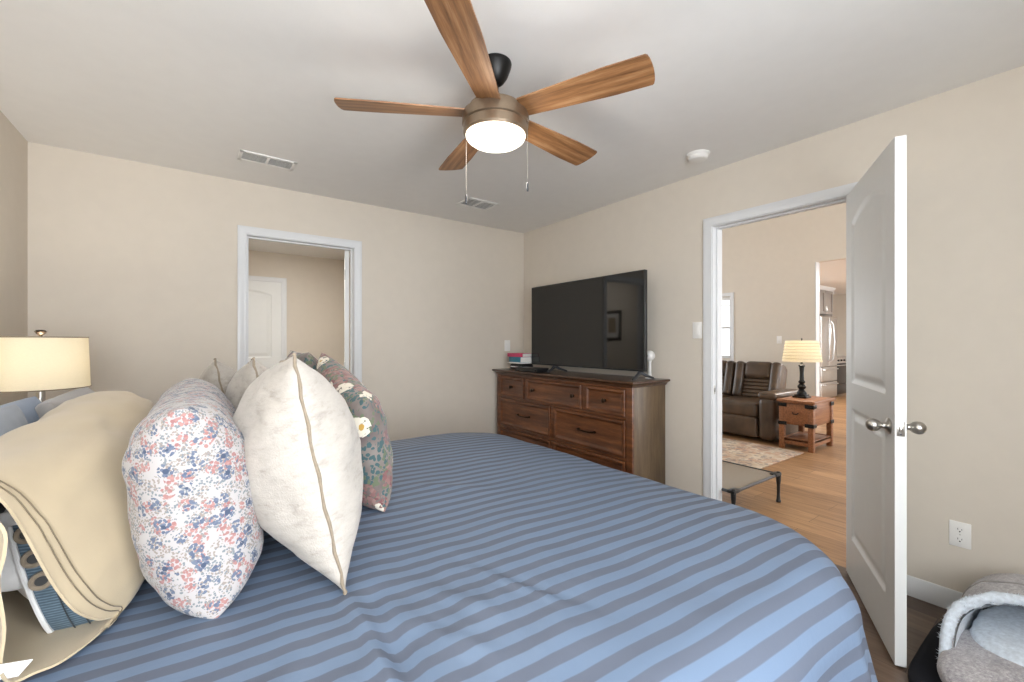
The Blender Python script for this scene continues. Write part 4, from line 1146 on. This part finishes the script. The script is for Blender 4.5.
for sx in (-1, 1):
    for sy in (-1, 1):
        l_ = MB().lathe([(0, 0), (0.017, 0), (0.018, 0.012), (0.0135, 0.02), (0.011, 0.06), (0.012, 0.13), (0.017, 0.17), (0.018, 0.205), (0.016, 0.232), (0.008, 0.238), (0, 0.238)], sx * cw_, sy * cl_, 16, caps=False)
        l_.build('leg', 'blackplastic', ct, 40)
        MB().box(sx * cw_ - 0.02 - (0.05 if sx > 0 else 0), sx * cw_ + 0.02 + (0.05 if sx < 0 else 0), sy * cl_ - 0.016 - (0.0 if sy < 0 else 0.02), sy * cl_ + 0.016 + (0.02 if sy < 0 else 0), zt - 0.008, zt + 0.014, 0.005).build('corner_bracket', 'blackplastic', ct)

# reclining sofa; faces -x
SY0 = 2.36
sf = thing('reclining_sofa', 'brown leather reclining sofa in the living room beside the end table', 'sofa', (5.60, SY0, 0))
def rb(x0, x1, y0, y1, z0, z1, bev=0.05, mat=None): return MB().box(x0, x1, y0, y1, z0, z1, bev, 5, mat)
SW = 0.62; AW = 0.20
rb(0.10, 0.98, 0.06, 2 * AW + 3 * SW - 0.06, 0.04, 0.30, 0.03).build('base_frame', 'leather', sf)
for yy in (0.0, AW + 3 * SW):
    a_ = MB()
    def armp(u, v, yy=yy):
        return Vector((0, 0, 0))
    a_.box(0.0, 0.92, yy, yy + AW, 0.03, 0.56, 0.07, 6)
    ao = a_.build('arm', 'leather', sf, 50)
    rb(0.02, 0.80, yy - 0.012, yy + AW + 0.012, 0.53, 0.625, 0.042).build('arm_pad', 'leather', ao, 50)
for k in range(3):
    y0 = AW + k * SW
    rb(0.02, 0.68, y0 + 0.006, y0 + SW - 0.006, 0.28, 0.48, 0.06).build('seat_cushion', 'leather', sf, 50)
    rb(0.0, 0.06, y0 + 0.010, y0 + SW - 0.010, 0.05, 0.30, 0.025).build('footrest', 'leather', sf, 50)
    tilt = Matrix.Translation((0.62, 0, 0.44)) @ Matrix.Rotation(R(14), 4, 'Y')
    bk_ = MB().box(0.02, 0.20, y0 + 0.004, y0 + SW - 0.004, -0.02, 0.52, 0.06, 5, tilt).build('backrest', 'leather', sf, 50)
    MB().box(-0.06, 0.14, y0 + 0.12, y0 + SW - 0.12, 0.30, 0.55, 0.07, 5, tilt).build('head_pillow', 'leather', bk_, 50)
    for s in (0, 1):
        ya = y0 + 0.006 if s == 0 else y0 + SW - 0.136
        MB().box(-0.085, 0.16, ya, ya + 0.13, 0.02, 0.54, 0.055, 5, tilt).build('wing', 'leather', bk_, 50)
    for r_ in range(5):
        z0_ = 0.04 + r_ * 0.052
        MB().box(-0.022, 0.06, y0 + 0.13, y0 + SW - 0.13, z0_, z0_ + 0.053, 0.022, 4, tilt).build('channel', 'leather', bk_, 50)

# end table
et = thing('end_table', 'rustic wooden end table with black corner straps beside the leather sofa', 'end table', (5.86, 2.115, 0))
ex_, ey_ = 0.30, 0.178
b = MB()
b.box(-ex_ - 0.02, ex_ + 0.02, -ey_ - 0.02, ey_ + 0.02, 0.545, 0.575, 0.006)
b.build('top', 'table_wood', et)
MB().box(-ex_ + 0.012, ex_ - 0.012, -ey_ + 0.012, ey_ - 0.012, 0.285, 0.545, 0.004).build('case', 'table_wood', et)
dd = MB().box(-ex_ - 0.003, -ex_ + 0.014, -ey_ + 0.055, ey_ - 0.055, 0.315, 0.525, 0.004).build('drawer', 'table_wood', et)
MB().tube([(-ex_ - 0.004, -0.03, 0.43), (-ex_ - 0.022, -0.02, 0.415), (-ex_ - 0.022, 0.02, 0.415), (-ex_ - 0.004, 0.03, 0.43)], 0.005, 8).build('handle', 'black_metal', dd)
for sx in (-1, 1):
    for sy in (-1, 1):
        MB().box(sx * ex_ - (0.055 if sx > 0 else 0), sx * ex_ + (0.055 if sx < 0 else 0), sy * ey_ - (0.055 if sy > 0 else 0), sy * ey_ + (0.055 if sy < 0 else 0), 0, 0.545, 0.004).build('leg', 'table_wood', et)
        for z0_ in (0.49, 0.275):
            b = MB(); q = 0.006
            xa = sorted((sx * (ex_ + q), sx * (ex_ - 0.085))); ya = sorted((sy * (ey_ + q), sy * (ey_ + q) - sy * 0.008))
            b.box(xa[0], xa[1], ya[0], ya[1], z0_, z0_ + 0.042, 0.002)
            ya = sorted((sy * (ey_ + q), sy * (ey_ - 0.085))); xa = sorted((sx * (ex_ + q), sx * (ex_ + q) - sx * 0.008))
            b.box(xa[0], xa[1], ya[0], ya[1], z0_, z0_ + 0.042, 0.002)
            for k in (0.02, 0.06): b.ellip((sx * (ex_ - k), sy * (ey_ + q), z0_ + 0.021), (0.006, 0.005, 0.006), 1, 8, 6); b.ellip((sx * (ex_ + q), sy * (ey_ - k), z0_ + 0.021), (0.005, 0.006, 0.006), 1, 8, 6)
            b.build('corner_strap', 'black_metal', et)
MB().box(-ex_ + 0.01, ex_ - 0.01, -ey_ + 0.01, ey_ - 0.01, 0.095, 0.120, 0.003).build('shelf', 'table_wood', et)
b = MB()
for s in (-1, 1):
    b.box(-ex_ + 0.05, ex_ - 0.05, s * (ey_ - 0.025) - 0.015, s * (ey_ - 0.025) + 0.015, 0.055, 0.125, 0.003); b.box(s * (ex_ - 0.025) - 0.015, s * (ex_ - 0.025) + 0.015, -ey_ + 0.05, ey_ - 0.05, 0.055, 0.125, 0.003)
b.build('stretcher', 'table_wood', et)

# table lamp on the end table
tl = thing('table_lamp', 'lit table lamp with tiered cream shade and black turned base, on the end table', 'lamp', (5.88, 2.17, 0.575))
b = MB().box(-0.075, 0.075, -0.075, 0.075, 0, 0.022, 0.004).box(-0.06, 0.06, -0.06, 0.06, 0.022, 0.04, 0.004)
b.lathe([(0.05, 0.04), (0.052, 0.06), (0.036, 0.085), (0.026, 0.10), (0.042, 0.118), (0.046, 0.14), (0.03, 0.158), (0.024, 0.17), (0.034, 0.18), (0.036, 0.195), (0.024, 0.21), (0.021, 0.30), (0.026, 0.372), (0.034, 0.38), (0.034, 0.392), (0.018, 0.402), (0.012, 0.42), (0.010, 0.47), (0, 0.47)], n=28)
b.build('base', 'black_metal', tl, 40)
pf = []; nT = 7
for k in range(nT):
    za = 0.435 + 0.255 * k / nT; zb = 0.435 + 0.255 * (k + 1) / nT; ra = 0.198 - 0.034 * k / nT; rb_ = 0.198 - 0.034 * (k + 1) / nT
    pf += [(ra + 0.004, za), (ra + 0.007, za + 0.006), (rb_ + 0.006, zb - 0.006), (rb_ - 0.002, zb - 0.001)]
inner = [(r - 0.006, z) for r, z in reversed(pf)]
s_ = MB().lathe(pf + inner + [pf[0]], n=56, caps=False).build('lamp_shade', 'shade', tl, 40)
for k in range(1, nT):
    rr2 = 0.198 - 0.034 * k / nT
    MB().tube([(rr2 * cos(2 * pi * i / 56), rr2 * sin(2 * pi * i / 56), 0.435 + 0.255 * k / nT) for i in range(56)], 0.0022, 5, True).build('tier_seam', 'tan_stitch', s_)
MB().lathe([(0, 0.688), (0.005, 0.688), (0.005, 0.70), (0.012, 0.708), (0, 0.722)], n=14, caps=False).build('finial', 'black_metal', tl, 50)
b = MB()
for k in range(3): b.tube([(0, 0, 0.685), (0.163 * cos(k * 2.094), 0.163 * sin(k * 2.094), 0.685)], 0.002, 5)
b.tube([(0, 0, 0.46), (0.05, 0, 0.52), (0.05, 0, 0.62), (0, 0, 0.69)], 0.002, 5); b.build('harp', 'nickel', tl)
MB().ellip((0, 0, 0.53), (0.028, 0.028, 0.04)).build('bulb', 'bowl', tl)
bulb('table_lamp_bulb', (5.88, 2.17, 0.575 + 0.57), 20, col=(1.0, 0.90, 0.74))

# ------------------------------------------------------------------ kitchen beyond the opening (units face -y)
KY = 3.56
def shaker(mb, x0, x1, z0, z1, y, t=0.02):
    mb.box(x0, x1, y - 0.004, y, z0, z1); f = 0.055
    mb.box(x0, x1, y - t, y - 0.004, z0, z0 + f, 0.002).box(x0, x1, y - t, y - 0.004, z1 - f, z1, 0.002).box(x0, x0 + f, y - t, y - 0.004, z0 + f, z1 - f, 0.002).box(x1 - f, x1, y - t, y - 0.004, z0 + f, z1 - f, 0.002)
    return mb
fr = thing('refrigerator', 'stainless steel french-door refrigerator in the kitchen beyond the opening', 'refrigerator', (10.90, KY, 0))
MB().box(-0.45, 0.45, 0.0, 0.66, 0.02, 1.77, 0.01).build('body', 'grayplastic', fr)
for s in (-1, 1):
    x0, x1 = (-0.452, -0.003) if s < 0 else (0.003, 0.452)
    d = MB().box(x0, x1, -0.06, -0.004, 0.72, 1.78, 0.012, 3).build('door', 'steel', fr)
    hx = s * 0.05
    MB().tube([(hx, -0.06, 0.82), (hx + s * 0.02, -0.105, 0.88), (hx + s * 0.075, -0.115, 1.25), (hx + s * 0.02, -0.105, 1.62), (hx, -0.06, 1.70)], 0.013, 8).build('handle', 'steel', d)
for (z0_, z1_) in ((0.40, 0.71), (0.05, 0.39)):
    d = MB().box(-0.452, 0.452, -0.06, -0.004, z0_, z1_, 0.012, 3).build('drawer', 'steel', fr)
    MB().tube([(-0.38, -0.06, z1_ - 0.05), (-0.36, -0.105, z1_ - 0.05), (0.36, -0.105, z1_ - 0.05), (0.38, -0.06, z1_ - 0.05)], 0.012, 8).build('handle', 'steel', d)
uc = thing('wall_cabinet', 'gray two-door cabinet above the refrigerator', 'cabinet', (10.90, KY + 0.02, 1.84))
MB().box(-0.46, 0.46, 0.02, 0.66, 0, 0.52, 0.003).build('body', 'cab', uc)
for s in (-1, 1):
    d = shaker(MB(), *((-0.455, -0.004) if s < 0 else (0.004, 0.455)), 0.005, 0.515, 0.02).build('door', 'cab', uc)
    MB().tube([(s * 0.03, -0.002, 0.05), (s * 0.03, -0.03, 0.06), (s * 0.03, -0.03, 0.16), (s * 0.03, -0.002, 0.17)], 0.005, 6).build('handle', 'nickel', d)
MB().prism([(0.66, 0.0), (0.0, 0.0), (-0.05, 0.06), (-0.05, 0.07), (0.66, 0.07)], 0, -0.47, 0.47).xf(Matrix.Translation((0, 0, 0.52))).build('crown_moulding', 'trim', uc)
uc2 = thing('wall_cabinet', 'tall gray wall cabinet to the right of the refrigerator', 'cabinet', (11.83, KY + 0.32, 1.40))
MB().box(-0.45, 0.45, 0.02, 0.36, 0, 0.96, 0.003).build('body', 'cab', uc2)
for s in (-1, 1):
    d = shaker(MB(), *((-0.445, -0.004) if s < 0 else (0.004, 0.445)), 0.005, 0.955, 0.02).build('door', 'cab', uc2)
    MB().tube([(s * 0.03, -0.002, 0.05), (s * 0.03, -0.03, 0.06), (s * 0.03, -0.03, 0.16), (s * 0.03, -0.002, 0.17)], 0.005, 6).build('handle', 'nickel', d)
MB().prism([(0.36, 0.0), (0.0, 0.0), (-0.05, 0.06), (-0.05, 0.068), (0.36, 0.068)], 0, -0.455, 0.46).xf(Matrix.Translation((0, 0, 0.96))).build('crown_moulding', 'trim', uc2)
rn = thing('kitchen_range', 'black and steel range to the right of the refrigerator', 'stove', (11.78, KY, 0))
MB().box(-0.38, 0.38, 0.02, 0.66, 0.05, 0.90, 0.005).build('body', 'blackplastic', rn)
MB().box(-0.385, 0.385, -0.01, 0.66, 0.90, 0.925, 0.004).build('cooktop', 'steel', rn)
d = MB().box(-0.37, 0.37, -0.02, 0.02, 0.30, 0.75, 0.006).build('oven_door', 'blackplastic', rn)
MB().tube([(-0.32, -0.02, 0.72), (-0.31, -0.06, 0.72), (0.31, -0.06, 0.72), (0.32, -0.02, 0.72)], 0.012, 8).build('handle', 'steel', d)
cp = MB().box(-0.38, 0.38, -0.025, 0.02, 0.76, 0.895, 0.006).build('control_panel', 'steel', rn)
for k in range(4): MB().lathe([(0, 0), (0.02, 0), (0.018, 0.025), (0, 0.026)], n=14, mat=Matrix.Translation((-0.27 + k * 0.18, -0.025, 0.83)) @ Matrix.Rotation(pi / 2, 4, 'X'), caps=False).build('knob', 'blackplastic', cp)
MB().box(-0.37, 0.37, -0.015, 0.02, 0.07, 0.28, 0.006).build('drawer', 'blackplastic', rn)
